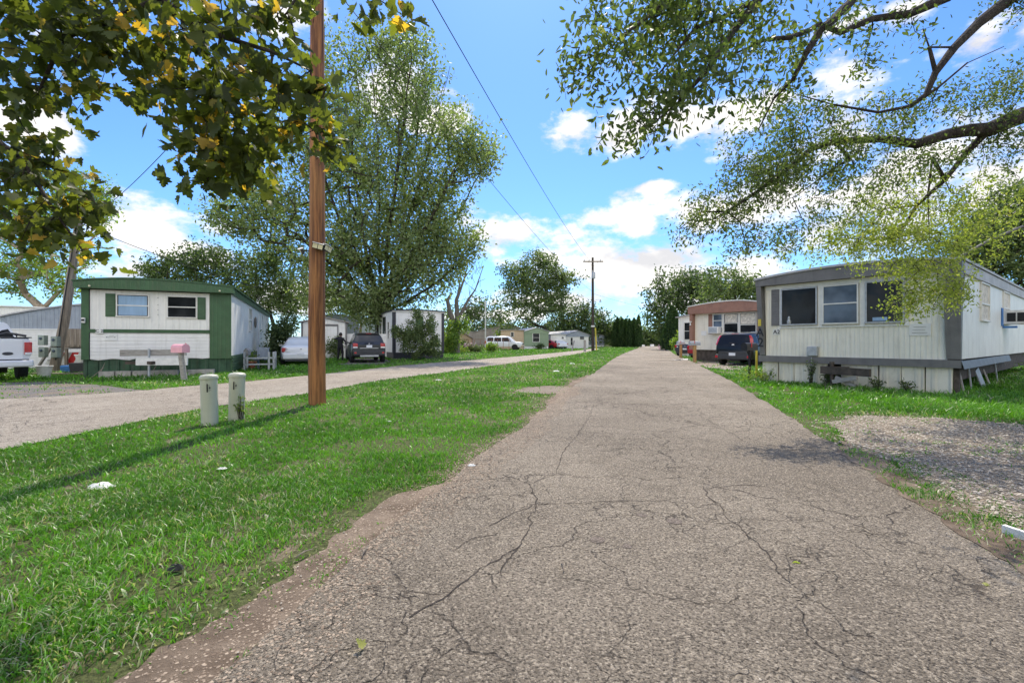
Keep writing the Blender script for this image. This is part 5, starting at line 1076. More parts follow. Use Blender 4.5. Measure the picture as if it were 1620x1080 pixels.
def suv():       # dark wagon seen from behind
    st = [(0, .80, .42, .98, 1.02, .76), (.05, .88, .36, 1.02, 1.06, .80), (.18, .91, .34, 1.05, 1.26, .76), (.36, .92, .32, 1.06, 1.58, .66), (.62, .92, .30, 1.05, 1.68, .63), (1.5, .92, .28, 1.03, 1.71, .65), (2.5, .92, .28, 1.00, 1.68, .64), (3.0, .91, .28, .99, 1.52, .64), (3.5, .90, .28, 1.0, 1.12, .74), (4.2, .87, .28, .92, .97, .66), (4.5, .80, .3, .78, .82, .6), (4.58, .7, .36, .66, .68, .5)]
    t, b, at, sg, p4, cg, W = car('parked_wagon', 'dark gray sport utility seen from behind beside the large maple', 'car', (-7.95, 25.35), math.atan2(.41, .91), 'paint_dark', st, (.85, 3.6), .35, 'suv')
    sg(.55, 1.1); sg(1.2, 2.05); sg(2.1, 2.95, (.0, .25)); cg('rear_window', .06, .5, .9, .95, .08, .06); cg('windshield', 3.42, 2.75, .9, .9, flip=-1)
    bx(t, 'spoiler', -.6, .6, .28, .5, 1.63, 1.67, 'paint_dark'); bx(t, 'brake_light', -.15, .15, .275, .3, 1.635, 1.66, 'red_lens', 0)
    bx(t, 'rear_bumper', -.86, .86, -.1, .2, .42, .72, 'plastic', .05); bx(t, 'skid_plate', -.5, .5, -.12, -.02, .34, .44, 'steel', .02); bx(t, 'chrome_strip', -.5, .5, -.02, .01, .80, .84, 'steel', .008)
    for s in (-1, 1):
        a = bx(t, 'tail_light', min(s * .60, s * .87), max(s * .60, s * .87), -.01, .22, .82, 1.1, 'red_lens', .03); bx(t, 'reversing_lens', min(s * .62, s * .86), max(s * .62, s * .86), -.02, .05, .83, .91, 'clear_lens', .01, a)
        bx(t, 'reflector', min(s * .68, s * .8), max(s * .68, s * .8), -.11, -.09, .53, .62, 'red_lens', .005); bx(t, 'mirror', min(s * .93, s * 1.1), max(s * .93, s * 1.1), 2.75, 2.88, 1.02, 1.16, 'paint_dark', .03)
        MB().tube([(s * .6, .7, 1.73), (s * .62, 1.6, 1.77), (s * .6, 2.4, 1.72)], .015, 6).build('roof_rail', M['black'], t)
        bx(t, 'door_handle', min(s * .925, s * .95), max(s * .925, s * .95), 1.4, 1.55, .92, .95, 'paint_dark', .005); bx(t, 'sill', min(s * .9, s * .94), max(s * .9, s * .94), 1.3, 3.1, .27, .42, 'plastic', .02)
    bx(t, 'license_plate', -.155, .155, -.03, -.005, .86, 1.0, 'plate', .004); MB().tube([(-.25, .03, 1.1), (.25, .02, 1.12)], .012, 5).build('wiper', M['black'], t); bx(t, 'badge', -.04, .04, -.005, .03, 1.04, 1.1, 'steel', .01)
suv()
def sedan(name, label, loc, rz, paint, half=False):
    st = [(0, .70, .40, .86, .88, .55), (.05, .82, .34, .92, .95, .62), (.25, .88, .28, .95, 1.03, .66), (.55, .90, .26, .96, 1.08, .66), (.85, .90, .25, .95, 1.24, .62), (1.25, .90, .24, .94, 1.40, .58), (1.9, .90, .24, .92, 1.45, .59), (2.5, .90, .24, .9, 1.42, .58), (3.0, .89, .24, .9, 1.18, .6), (3.35, .88, .24, .9, .99, .66), (4.1, .85, .25, .80, .86, .62), (4.55, .78, .27, .66, .7, .5), (4.66, .66, .34, .56, .58, .4)]
    t, b, at, sg, p4, cg, W = car(name, label, 'car', loc, rz, paint, st, (.95, 3.7), .315, 'sedan')
    sg(.95, 1.85, (.12, .02)); sg(1.92, 2.95, (.0, .3)); cg('rear_window', .52, 1.2, .88, .95, .05, .05); cg('windshield', 3.3, 2.5, .9, .9, flip=-1)
    for s in (-1, 1):
        a = bx(t, 'tail_light', min(s * .55, s * .845), max(s * .55, s * .845), .0, .26, .68, .90, 'red_lens', .04); bx(t, 'reversing_lens', min(s * .56, s * .66), max(s * .56, s * .66), -.012, .05, .70, .80, 'clear_lens', .01, a)
        bx(t, 'mirror', min(s * .9, s * 1.08), max(s * .9, s * 1.08), 2.75, 2.86, .93, 1.05, paint, .03)
    bx(t, 'rear_bumper', -.8, .8, -.06, .2, .34, .64, paint, .07); bx(t, 'license_plate', -.155, .155, -.075, -.055, .52, .64, 'plate', .004); bx(t, 'badge', -.04, .04, -.01, .03, .8, .86, 'steel', .01); bx(t, 'valance', -.7, .7, -.03, .1, .24, .36, 'plastic', .02)
sedan('parked_car', 'white sedan parked behind the thick utility pole', (-10.25, 22.1), math.atan2(.41, .91), 'paint_white')

def hatch():     # boxy black hatchback
    st = [(0, .80, .36, 1.0, 1.02, .78), (.04, .86, .30, 1.04, 1.08, .80), (.14, .895, .28, 1.06, 1.35, .74), (.24, .90, .27, 1.07, 1.55, .70), (.42, .90, .26, 1.07, 1.62, .68), (1.3, .90, .25, 1.05, 1.64, .69), (2.2, .90, .25, 1.02, 1.62, .68), (2.75, .90, .25, 1.0, 1.5, .68), (3.2, .89, .25, 1.0, 1.14, .74), (3.7, .87, .26, .94, .99, .7), (4.0, .80, .28, .8, .84, .6), (4.1, .7, .32, .66, .68, .5)]
    t, b, at, sg, p4, cg, W = car('parked_hatchback', 'boxy black hatchback parked beside the brown trimmed home', 'car', (10.95, 22.55), math.atan2(-.75, .66), 'paint_black', st, (.72, 3.28), .33, 'suv')
    sg(.35, .95, (.02, .1)); sg(1.02, 1.85); sg(1.9, 2.8, (.0, .2)); cg('rear_window', .05, .3, .8, .84, .1, .08); cg('windshield', 3.15, 2.6, .9, .9, flip=-1)
    bx(t, 'rear_bumper', -.84, .84, -.12, .15, .30, .56, 'plastic', .05); m = MB(); m.prism([(-.62, .38), (.62, .38), (.74, .5), (.66, .72), (-.66, .72), (-.74, .5)], -.1, -.02); m.build('lower_tailgate', M['plastic'], t, bevel=.02)
    bx(t, 'license_plate', -.155, .155, -.125, -.105, .50, .64, 'plate', .004); bx(t, 'badge', -.07, .07, -.02, .03, 1.0, 1.06, 'steel', .015)
    for s in (-1, 1):
        m = MB(); a0 = [(s * .80, .03, 1.02), (s * .72, .16, 1.38), (s * .66, .22, 1.5), (s * .74, .28, 1.5), (s * .84, .24, 1.34), (s * .90, .16, 1.02)]
        m.add(a0 + [(x + s * .02, y - .03, z) for x, y, z in a0], [(0, 1, 2, 3, 4, 5), (11, 10, 9, 8, 7, 6)] + [(i, (i + 1) % 6, (i + 1) % 6 + 6, i + 6) for i in range(6)]); m.build('tail_light', M['red_lens'], t)
        bx(t, 'reflector', min(s * .70, s * .84), max(s * .70, s * .84), -.135, -.1, .38, .50, 'red_lens', .02); bx(t, 'mirror', min(s * .9, s * 1.08), max(s * .9, s * 1.08), 2.55, 2.66, 1.0, 1.15, 'paint_black', .03)
        MB().tube([(s * .67, .5, 1.67), (s * .68, 1.5, 1.69), (s * .67, 2.2, 1.66)], .015, 6).build('roof_rail', M['steel'], t)
    bx(t, 'brake_light', -.16, .16, .2, .24, 1.575, 1.60, 'red_lens', 0); MB().tube([(-.2, .0, 1.12), (.2, -.01, 1.13)], .012, 5).build('wiper', M['black'], t)
hatch()
def truck():
    st = [(0, .86, .62, 1.26, 1.28, .86), (.03, .94, .58, 1.28, 1.30, .9), (.4, .97, .55, 1.29, 1.31, .93), (1.95, .97, .50, 1.30, 1.32, .93), (1.98, .97, .48, 1.30, 1.36, .90), (2.1, .97, .46, 1.30, 1.84, .70), (2.5, .97, .45, 1.29, 1.92, .68), (3.6, .97, .44, 1.26, 1.9, .68), (4.3, .97, .44, 1.24, 1.34, .76), (5.2, .93, .45, 1.14, 1.2, .74), (5.45, .85, .48, .95, .98, .6)]
    t, b, at, sg, p4, cg, W = car('pickup_truck', 'white pickup truck seen from behind at the left frame edge', 'truck', (-15.2, 13.1), math.atan2(.82, .57), 'paint_white', st, (1.05, 4.5), .39, 'truck')
    sg(2.15, 2.8, (.25, .02)); sg(2.9, 4.1, (.0, .4)); cg('rear_window', 1.97, 2.12, .95, .95, .08, .1); cg('windshield', 4.25, 3.65, .9, .9, flip=-1)
    bx(t, 'tailgate', -.78, .78, -.012, .02, .66, 1.27, 'paint_white', .02); bx(t, 'bed_rail', -.96, .96, -.02, 1.9, 1.305, 1.335, 'plastic', .01)
    bb = bx(t, 'rear_bumper', -.98, .98, -.2, .12, .44, .64, 'paint_white', .05); bx(t, 'bumper_gap', -.9, .9, -.03, .0, .635, .665, 'black', 0)
    for s in (-1, 1):
        a = bx(t, 'tail_light', min(s * .80, s * .965), max(s * .80, s * .965), -.035, .12, .80, 1.18, 'red_lens', .02); bx(t, 'reversing_lens', min(s * .81, s * .96), max(s * .81, s * .96), -.045, .03, .80, .87, 'clear_lens', .01, a)
        bx(t, 'mirror', min(s * .97, s * 1.2), max(s * .97, s * 1.2), 3.95, 4.05, 1.25, 1.5, 'black', .02)
    m = MB(); m.lathe([(.001, 0), (.11, 0), (.115, .006), (.001, .01)], 24); o = m.build('badge', M['plastic'], t); o.scale = (1, .42, 1); o.rotation_euler = (R(90), 0, 0); o.location = (.46, -.014, .84)
    m = MB(); m.lathe([(.001, 0), (.10, 0), (.001, .003)], 24); q = m.build('badge_face', M['paint_navy'], o); q.location = (0, 0, .009)
    MB().tube([(.2, .5, 1.34), (.5, .5, 1.46), (.9, .4, 1.37)], .04, 6).build('bed_load', M['plastic'], t)
truck()
def expedition(name, label, loc, rz, paint, sc_=1.):
    st = [(0, .85, .5, 1.1, 1.15, .82), (.05, .95, .42, 1.15, 1.3, .84), (.2, .97, .4, 1.16, 1.82, .72), (.5, .98, .38, 1.16, 1.92, .7), (3.2, .98, .36, 1.13, 1.92, .7), (3.6, .98, .36, 1.12, 1.7, .7), (4.1, .97, .36, 1.1, 1.18, .8), (5.0, .95, .38, 1.05, 1.12, .78), (5.2, .88, .4, .9, .93, .7)]
    t, b, at, sg, p4, cg, W = car(name, label, 'car', loc, rz, paint, st, (.95, 4.2), .39, 'sedan')
    sg(.3, 1.2); sg(1.3, 2.3); sg(2.4, 3.7, (.0, .3)); cg('rear_window', .05, .22, .9, .9, .1, .1); cg('windshield', 4.05, 3.3, .92, .92, flip=-1)
    bx(t, 'front_bumper', -.93, .93, 5.1, 5.3, .42, .7, 'tan', .05); bx(t, 'grille', -.55, .55, 5.15, 5.24, .74, .96, 'black', .02)
    for s in (-1, 1): bx(t, 'headlight', min(s * .57, s * .88), max(s * .57, s * .88), 5.1, 5.22, .76, .94, 'clear_lens', .02); bx(t, 'sill', min(s * .96, s * 1.0), max(s * .96, s * 1.0), 1.5, 3.7, .36, .5, 'tan', .02); bx(t, 'mirror', min(s * .98, s * 1.18), max(s * .98, s * 1.18), 3.7, 3.8, 1.12, 1.3, paint, .02); bx(t, 'tail_light', min(s * .8, s * .95), max(s * .8, s * .95), -.02, .2, .85, 1.3, 'red_lens', .02)
    bx(t, 'license_plate', -.15, .15, 5.31, 5.33, .5, .62, 'plate', 0)
expedition('parked_wagon', 'white sport utility with tan bumper facing right before the tan home', (-3.6, 64), R(-100), 'paint_white')
expedition('parked_wagon', 'dark sport utility seen from behind beside the row of evergreens', (12.0, 78), R(-8), 'paint_navy')
sedan('parked_car', 'red car behind the raw wooden mailbox post', (12.95, 31.6), GRZ + .1, 'paint_red')
sedan('parked_car', 'dark car with orange tail light beyond the red car', (14.2, 37.4), GRZ + .25, 'paint_navy')
sedan('parked_car', 'silver car in front of the gray and white gabled home', (8.2, 72.5), R(20), 'paint_white')
sedan('parked_car', 'dark red car under the carport of the gabled home', (7.6, 73.4), R(60), 'paint_red')

# ------------------------------------------------------------------ the person beside the dark wagon, seen from behind
def skin_body(name, verts, edges, radii, mats, parent, matf, sub=1):
    me = bpy.data.meshes.new(name); me.from_pydata(verts, edges, []); o = bpy.data.objects.new(name, me); link(o)
    md = o.modifiers.new('s', 'SKIN'); sk = me.skin_vertices[0].data
    for i, r in enumerate(radii): sk[i].radius = (r, r) if not isinstance(r, tuple) else r
    sk[0].use_root = True; md.use_smooth_shade = True
    if sub: s = o.modifiers.new('d', 'SUBSURF'); s.levels = sub; s.render_levels = sub
    dg = bpy.context.evaluated_depsgraph_get(); m2 = bpy.data.meshes.new_from_object(o.evaluated_get(dg)); bpy.data.objects.remove(o)
    m2.materials.clear()
    for m in mats: m2.materials.append(m)
    for p in m2.polygons: p.material_index = matf(p.center); p.use_smooth = True
    return link(bpy.data.objects.new(name, m2), parent)
def person():
    t = thing('person', 'person in black clothes leaning an arm on the dark wagon, seen from behind', 'person', (-10.45, 27.7, 0), R(-15))
    V = [(0, 0, .92), (0, 0, 1.06), (0, .01, 1.22), (0, .02, 1.38), (0, .02, 1.46), (0, .04, 1.53), (0, .05, 1.60), (0, .045, 1.68),
         (-.18, .0, 1.38), (-.42, .02, 1.36), (-.22, .16, 1.47), (-.14, .2, 1.5),       # left arm, elbow out, hand to the head
         (.18, .0, 1.38), (.30, .10, 1.16), (.46, .24, 1.12), (.54, .28, 1.12),           # right arm resting on the car
         (-.10, 0, .86), (-.13, .01, .48), (-.15, -.03, .09), (-.16, .1, .04), (.10, 0, .86), (.15, .02, .48), (.17, -.03, .09), (.19, .1, .04)]
    E_ = [(0, 1), (1, 2), (2, 3), (3, 4), (4, 5), (5, 6), (6, 7), (3, 8), (8, 9), (9, 10), (10, 11), (3, 12), (12, 13), (13, 14), (14, 15), (0, 16), (16, 17), (17, 18), (18, 19), (0, 20), (20, 21), (21, 22), (22, 23)]
    Rr = [(.16, .12), (.15, .11), (.17, .12), (.16, .11), .065, .075, .095, .085, .07, .05, .04, .032, .07, .05, .04, .032, .10, .075, .05, .045, .10, .075, .05, .045]
    hands = [11, 15]
    for h, dirv in ((11, Vector((.6, .3, .5))), (15, Vector((.8, .4, -.1)))):
        b = Vector(V[h]); d = dirv.normalized(); s = d.cross(Vector((0, 0, 1))).normalized()
        for k, (o_, L, c) in enumerate(((-.03, .075, 0), (-.01, .085, 0), (.01, .08, 0), (.03, .065, 0), (-.045, .05, 1))):
            i = len(V); p = b + s * o_ + d * (.03 if not c else .0); V.append(tuple(p)); V.append(tuple(p + d * L * .55 + s * (o_ * .3))); V.append(tuple(p + d * L * .95 + Vector((0, 0, -.02)) + s * (o_ * (.3 if not c else 1.2))))
            E_ += [(h, i), (i, i + 1), (i + 1, i + 2)]; Rr += [.012, .009, .007]
    def mf(c):
        if c.z > 1.50 and abs(c.x) < .12 and c.y > -.2 and not (c.x < -.08): return 1
        if c.x > .49 or (c.z > 1.42 and -.2 < c.x < -.08 and c.y > .15): return 1
        return 0
    skin_body('body', V, E_, Rr, [M['cloth_black'], M['skin']], t, mf, 1)
    m = MB(); 
    prof = [(.001, 1.75), (.05, 1.735), (.085, 1.70), (.100, 1.65), (.098, 1.60), (.08, 1.56), (.06, 1.54)]
    m.lathe(prof[::-1], 14, (0, .03, 0)); m.build('hair', M['hair'], t, smooth=60)
    # face towards the car: nose, eyes, ears
    m = MB(); m.add([(-.015, .13, 1.58), (.015, .13, 1.58), (0, .165, 1.585), (0, .135, 1.63)], [(0, 1, 2), (0, 2, 3), (1, 3, 2)]); m.build('nose', M['skin'], t)
    for s in (-1, 1):
        m = MB(); m.lathe([(.001, -.01), (.01, 0), (.001, .01)], 8, (s * .032, .135, 1.625)); m.build('eye', M['black'], t)
        m = MB(); m.lathe([(.001, -.03), (.014, -.01), (.016, .012), (.001, .028)], 8, (s * .098, .05, 1.61)); m.build('ear', M['skin'], t)
        m = MB(); m.prism([(-.045, 0), (.045, 0), (.05, .05), (.03, .09), (-.03, .09), (-.05, .05)], -.08, .19, M=Matrix.Translation((s * .16, 0, 0))); m.build('shoe', M['black'], t, bevel=.02)
    m = MB(); m.box(-.02, .02, .128, .132, 1.552, 1.558); m.build('mouth', M['red_lens'], t)
person()
# ------------------------------------------------------------------ trees
def pb(px, py, D, rpx, rpy, n, ry=None):     # a crown lobe placed by where it stands (pixels at distance D) and its real size
    c = P(px, py, D); k = D / 720; return (tuple(c), (rpx * k, (ry if ry else (rpx + rpy) / 2 * k), rpy * k), n)
def foreground_tree(name, label, trunk, limbs, blobs, leafsz, shape, mat, per, spread, rtip, bark, crowns=None, droop=.7):
    root = thing(name, label, 'tree', trunk[0]); B = np.array(trunk[0], float)
    nodes = []; par = []; rf_ = {}
    for i, (p, r) in enumerate(trunk[1]): nodes.append(np.array(p, float) - B); par.append(i - 1); rf_[i] = r
    idx = {'t': len(nodes) - 1}
    for nm, frm, fi, pts in limbs:
        cur = idx[frm] if fi is None else idx[(frm, fi)]
        prev = nodes[cur]; rp = min(rf_[cur], pts[0][1] * 1.25)
        for j, (p, r) in enumerate(pts):
            p = np.array(p, float) - B; k = max(1, int(np.linalg.norm(p - prev) / .35))
            for q in range(1, k + 1):
                f = q / k; w = np.array(mnoise.noise_vector(Vector(prev + (p - prev) * f) * 1.7)) * .05 * (1 if q < k else 0)
                nodes.append(prev + (p - prev) * f + w); par.append(cur); cur = len(nodes) - 1; rf_[cur] = rp + (r - rp) * f
            idx[(nm, j)] = cur; prev = p; rp = r
        idx[nm] = cur
    nfix = len(nodes); T = np.concatenate([ell(n, c, r, 3) for c, r, n in blobs]) - B
    bid = np.concatenate([np.full(b[2], i) for i, b in enumerate(blobs)])
    A = np.array(nodes); P2 = list(nodes); par2 = list(par); d0 = np.array([np.min(np.linalg.norm(A - t, axis=1)) for t in T]); first = 1
    tips = [0] * len(T); NA = A.copy()
    for i in np.argsort(d0):
        d = np.linalg.norm(NA - T[i], axis=1); d[:idx['t'] + 1] += 3; j = int(np.argmin(d)); L = d[j]; k = max(1, int(L / .22)); cur = j; a = NA[j]; perp = RS.normal(size=3) * .10 * L; new = []
        for q in range(1, k + 1):
            f = q / k; p = a + (T[i] - a) * f + perp * math.sin(math.pi * f) - np.array((0, 0, .05 * L * f * f)); P2.append(p); par2.append(cur); cur = len(P2) - 1; new.append(p)
        NA = np.vstack([NA, np.array(new)]); tips[i] = cur
    nodes = np.array(P2); branch_mesh('trunk', nodes, par2, rtip, .5, bark, root, rf_, n=8)
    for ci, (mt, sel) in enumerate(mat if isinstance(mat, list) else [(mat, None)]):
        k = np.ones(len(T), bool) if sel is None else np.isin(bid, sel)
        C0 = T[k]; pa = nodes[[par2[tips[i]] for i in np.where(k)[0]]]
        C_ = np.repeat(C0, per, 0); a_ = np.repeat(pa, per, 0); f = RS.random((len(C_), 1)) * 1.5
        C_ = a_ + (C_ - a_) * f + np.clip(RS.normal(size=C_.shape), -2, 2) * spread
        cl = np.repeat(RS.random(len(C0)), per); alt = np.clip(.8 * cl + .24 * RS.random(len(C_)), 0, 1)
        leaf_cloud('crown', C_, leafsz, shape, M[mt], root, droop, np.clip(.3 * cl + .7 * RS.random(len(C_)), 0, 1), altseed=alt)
    return root

# maple overhanging the upper left
TL = (-6.2, 1.2, 0)
foreground_tree('maple_tree', 'foreground maple with large lobed green and yellow leaves hanging at upper left', (TL, [((-6.2, 1.2, -.1), .34), ((-6.1, 1.2, 2.4), .27), ((-5.9, 1.4, 4.6), .2)]),
    [('a', 't', None, [(P(0, -330, 3.70), .10), (P(150, -120, 3.52), .055), (P(255, 0, 3.34), .035), (P(310, 45, 3.26), .026), (P(350, 58, 3.17), .02), (P(430, 82, 3.08), .013), (P(492, 112, 3.04), .007)]),
     ('b', 'a', 1, [(P(330, -170, 3.43), .04), (P(520, -90, 3.34), .02), (P(600, 0, 3.26), .010)]), ('b2', 'b', 1, [(P(455, 20, 3.17), .008), (P(470, 70, 3.17), .005)]),
     ('c', 't', None, [(P(-300, 100, 3.87), .07), (P(-60, 170, 3.70), .04), (P(40, 260, 3.52), .022), (P(90, 340, 3.43), .012), (P(130, 395, 3.34), .006)]),
     ('d', 'a', 2, [(P(100, 60, 3.52), .018), (P(60, 150, 3.52), .012)]), ('e', 'a', 4, [(P(330, 180, 3.26), .010), (P(350, 260, 3.26), .006)])],
    [pb(60, 30, 3.52, 120, 60, 54), pb(220, 40, 3.43, 120, 60, 54), pb(60, 135, 3.52, 90, 60, 32), pb(200, 110, 3.43, 90, 55, 33), pb(330, 90, 3.26, 90, 80, 44), pb(300, 175, 3.26, 60, 50, 23), pb(355, 215, 3.26, 85, 60, 41), pb(350, 265, 3.26, 70, 42, 25), pb(425, 150, 3.08, 75, 75, 39),
     pb(505, 190, 3.04, 50, 62, 23), pb(590, 12, 3.26, 48, 16, 5), pb(640, 18, 3.21, 26, 14, 3), pb(425, 35, 3.17, 55, 40, 12), pb(20, 235, 3.52, 60, 55, 21), pb(50, 300, 3.52, 75, 60, 33), pb(110, 335, 3.43, 60, 48, 23), pb(50, 380, 3.43, 60, 34, 18), pb(140, 405, 3.34, 32, 20, 5), pb(-80, 200, 3.70, 80, 200, 36), pb(395, 265, 3.17, 35, 30, 8), pb(120, -70, 3.61, 260, 70, 44), pb(400, -60, 3.34, 200, 50, 26)],
      .088, 'maple', 'leaf_maple', 5, .075, .0022, M['bark'], droop=.75)

# elm on the right, limbs reaching over the lane
TR = (13.2, 7.4, 0)
foreground_tree('elm_tree', 'large tree with twisting dark limbs and small leaves reaching in from the right', (TR, [((13.2, 7.4, -.1), .5), ((13.0, 7.4, 2.2), .42), ((12.3, 7.5, 4.4), .34)]),
    [('m', 't', None, [(P(1720, 150, 8.60), .17), (P(1620, 182, 8.20), .145), (P(1565, 205, 8.00), .125), (P(1500, 212, 7.90), .09), (P(1450, 228, 7.80), .075), (P(1395, 220, 7.70), .06), (P(1320, 224, 7.60), .055), (P(1285, 235, 7.50), .045), (P(1200, 302, 7.30), .032), (P(1150, 335, 7.20), .022), (P(1110, 335, 7.10), .012), (P(1075, 362, 7.00), .006)]),
     ('m2', 'm', 9, [(P(1125, 348, 7.10), .01), (P(1108, 350, 7.10), .006)]), ('m3', 'm', 9, [(P(1170, 350, 7.20), .012), (P(1180, 385, 7.20), .006)]), ('m4', 'm', 6, [(P(1345, 250, 7.60), .022), (P(1300, 280, 7.50), .014), (P(1260, 310, 7.50), .007)]),
     ('h', 'm', 2, [(P(1530, 240, 8.10), .05), (P(1495, 285, 8.20), .035), (P(1450, 325, 8.30), .028), (P(1435, 350, 8.30), .02), (P(1412, 380, 8.30), .013), (P(1420, 412, 8.20), .007)]), ('h2', 'h', 2, [(P(1400, 330, 8.20), .012), (P(1360, 375, 8.20), .006)]), ('h3', 'h', 1, [(P(1475, 250, 8.10), .03), (P(1468, 310, 8.10), .014), (P(1470, 370, 8.20), .007)]),
     ('u', 't', None, [(P(1760, -60, 7.60), .16), (P(1620, -20, 7.00), .10), (P(1550, 35, 6.80), .072), (P(1510, 75, 6.70), .058), (P(1480, 115, 6.60), .045), (P(1465, 150, 6.60), .036), (P(1440, 168, 6.60), .026), (P(1390, 178, 6.50), .018), (P(1320, 166, 6.50), .014), (P(1262, 150, 6.40), .007)]),
     ('u2', 'u', 4, [(P(1470, 75, 6.60), .022), (P(1460, 46, 6.60), .008)]), ('u3', 'u', 6, [(P(1485, 138, 6.60), .017), (P(1530, 100, 6.70), .012), (P(1588, 74, 6.70), .005)]), ('u4', 'u', 3, [(P(1470, 75, 6.60), .012), (P(1455, 85, 6.60), .005)]),
     ('v', 't', None, [(P(1720, -300, 6.60), .18), (P(1540, -90, 5.80), .09), (P(1500, -5, 5.60), .06), (P(1440, 22, 5.50), .045), (P(1380, 30, 5.30), .035), (P(1330, 52, 5.10), .028), (P(1295, 38, 5.00), .025), (P(1250, 60, 4.18), .022), (P(1215, 62, 4.09), .018), (P(1140, 95, 4.00), .008)]),
     ('w', 'v', 1, [(P(1390, -60, 5.30), .055), (P(1345, 5, 5.00), .045), (P(1300, 45, 4.26), .035), (P(1275, 85, 4.18), .028), (P(1255, 125, 4.18), .02), (P(1225, 155, 4.18), .012), (P(1200, 205, 4.18), .006)]),
     ('x', 'v', 1, [(P(1290, -110, 4.18), .055), (P(1200, 0, 3.83), .035), (P(1160, 50, 3.74), .026), (P(1120, 110, 3.25), .018), (P(1075, 160, 3.25), .012), (P(1040, 190, 3.25), .006)]), ('x2', 'x', 1, [(P(1100, 45, 3.65), .014), (P(1040, 120, 3.25), .006)]), ('x3', 'x', 0, [(P(1090, -30, 3.74), .02), (P(980, 60, 3.25), .009), (P(930, 120, 3.25), .004)])],
    [pb(1000, 30, 3.65, 110, 45, 45), pb(960, 90, 3.15, 60, 50, 19), pb(925, 130, 3.15, 35, 24, 5), pb(1080, 60, 3.65, 90, 60, 50), pb(1050, 150, 3.15, 60, 50, 22), pb(1010, 205, 3.15, 50, 28, 10), pb(1120, 130, 3.15, 60, 60, 19), pb(1160, 30, 3.83, 100, 50, 41), pb(1230, 100, 4.18, 60, 60, 20), pb(1200, 180, 5.20, 40, 40, 9), pb(1280, 30, 4.26, 90, 50, 20), pb(1400, 20, 5.40, 90, 32, 13), pb(1440, 40, 5.50, 60, 26, 7), pb(1600, 10, 6.90, 40, 22, 13),
     pb(1370, 90, 5.50, 26, 26, 10), pb(1260, 190, 6.80, 60, 40, 45), pb(1200, 235, 7.20, 60, 40, 45), pb(1290, 250, 7.40, 80, 45, 129), pb(1210, 290, 7.20, 70, 45, 129), pb(1130, 330, 7.10, 50, 35, 45), pb(1095, 365, 7.00, 32, 24, 18), pb(1180, 375, 7.20, 40, 38, 35), pb(1370, 200, 7.00, 70, 40, 54), pb(1460, 165, 7.20, 60, 30, 35), pb(1560, 150, 7.60, 50, 35, 40), pb(1610, 130, 7.80, 40, 50, 35), pb(1600, 225, 8.00, 60, 50, 59), pb(1400, 260, 7.80, 70, 40, 67), pb(1490, 250, 8.00, 60, 35, 48), pb(1250, 370, 7.50, 40, 30, 31), pb(1320, 320, 7.80, 60, 40, 43),
     # 31.. hanging sprays before the gray roof, sunlight painted into their lighter leaf colour
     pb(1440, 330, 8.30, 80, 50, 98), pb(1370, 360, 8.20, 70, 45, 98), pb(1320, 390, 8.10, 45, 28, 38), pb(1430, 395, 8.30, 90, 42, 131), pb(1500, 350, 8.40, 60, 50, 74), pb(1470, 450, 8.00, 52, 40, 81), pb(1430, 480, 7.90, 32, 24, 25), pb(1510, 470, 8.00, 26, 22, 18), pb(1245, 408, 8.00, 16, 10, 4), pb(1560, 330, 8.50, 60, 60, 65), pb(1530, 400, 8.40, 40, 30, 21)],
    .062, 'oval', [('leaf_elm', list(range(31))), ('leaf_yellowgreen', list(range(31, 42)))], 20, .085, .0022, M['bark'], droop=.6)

# big silver maple behind the dark wagon
make_tree('silver_maple_tree', 'towering silver maple with airy gray green crown behind the dark wagon', ((601 - 810) / 720 * 36, 36, 0),
    [pb(600, 290, 36, 105, 110, 310), pb(650, 150, 36, 62, 100, 160), pb(545, 170, 36, 60, 120, 148), pb(430, 330, 36, 90, 60, 160), pb(370, 345, 35, 60, 30, 41), pb(725, 235, 36, 62, 60, 111), pb(755, 250, 35, 35, 28, 31), pb(650, 410, 36, 90, 75, 247), pb(520, 440, 36, 60, 60, 136), pb(700, 390, 36, 60, 45, 73), pb(610, 70, 36, 70, 30, 48), pb(480, 250, 36, 60, 90, 111), pb(590, 480, 35, 50, 32, 86), pb(690, 320, 36, 60, 50, 86), pb(750, 385, 36, 25, 18, 11), pb(560, 380, 35, 60, 60, 111)],
    .29, M['leaf_silver'], 36, .42, .26, M['bark'], rtip=.02, trunk_top=3.6, droop=.3, seg=1.0, shape='diamond', shoot=1.1, curve=.06, stretch=2.6,
    limbs=[[P(*p) for p in lm] for lm in (((585, 430, 36), (560, 280, 36.5), (548, 150, 37), (540, 80, 37)), ((600, 400, 36), (598, 240, 36), (590, 120, 36), (575, 60, 36)), ((612, 400, 35.5), (632, 240, 35), (648, 120, 35), (655, 50, 35)), ((622, 420, 36), (668, 280, 36.5), (695, 170, 37), (712, 105, 37)), ((630, 440, 36), (690, 330, 35), (735, 235, 35), (765, 190, 35)), ((632, 460, 36), (700, 390, 36), (750, 290, 36.5), (785, 240, 36.5)), ((575, 440, 36), (520, 300, 35), (490, 190, 34.5), (478, 140, 34.5)), ((560, 450, 36), (470, 370, 36), (390, 330, 36), (335, 325, 36)), ((565, 460, 36), (500, 340, 37.5), (440, 250, 38), (420, 225, 38)), ((640, 480, 36), (700, 440, 36), (745, 390, 36)))])
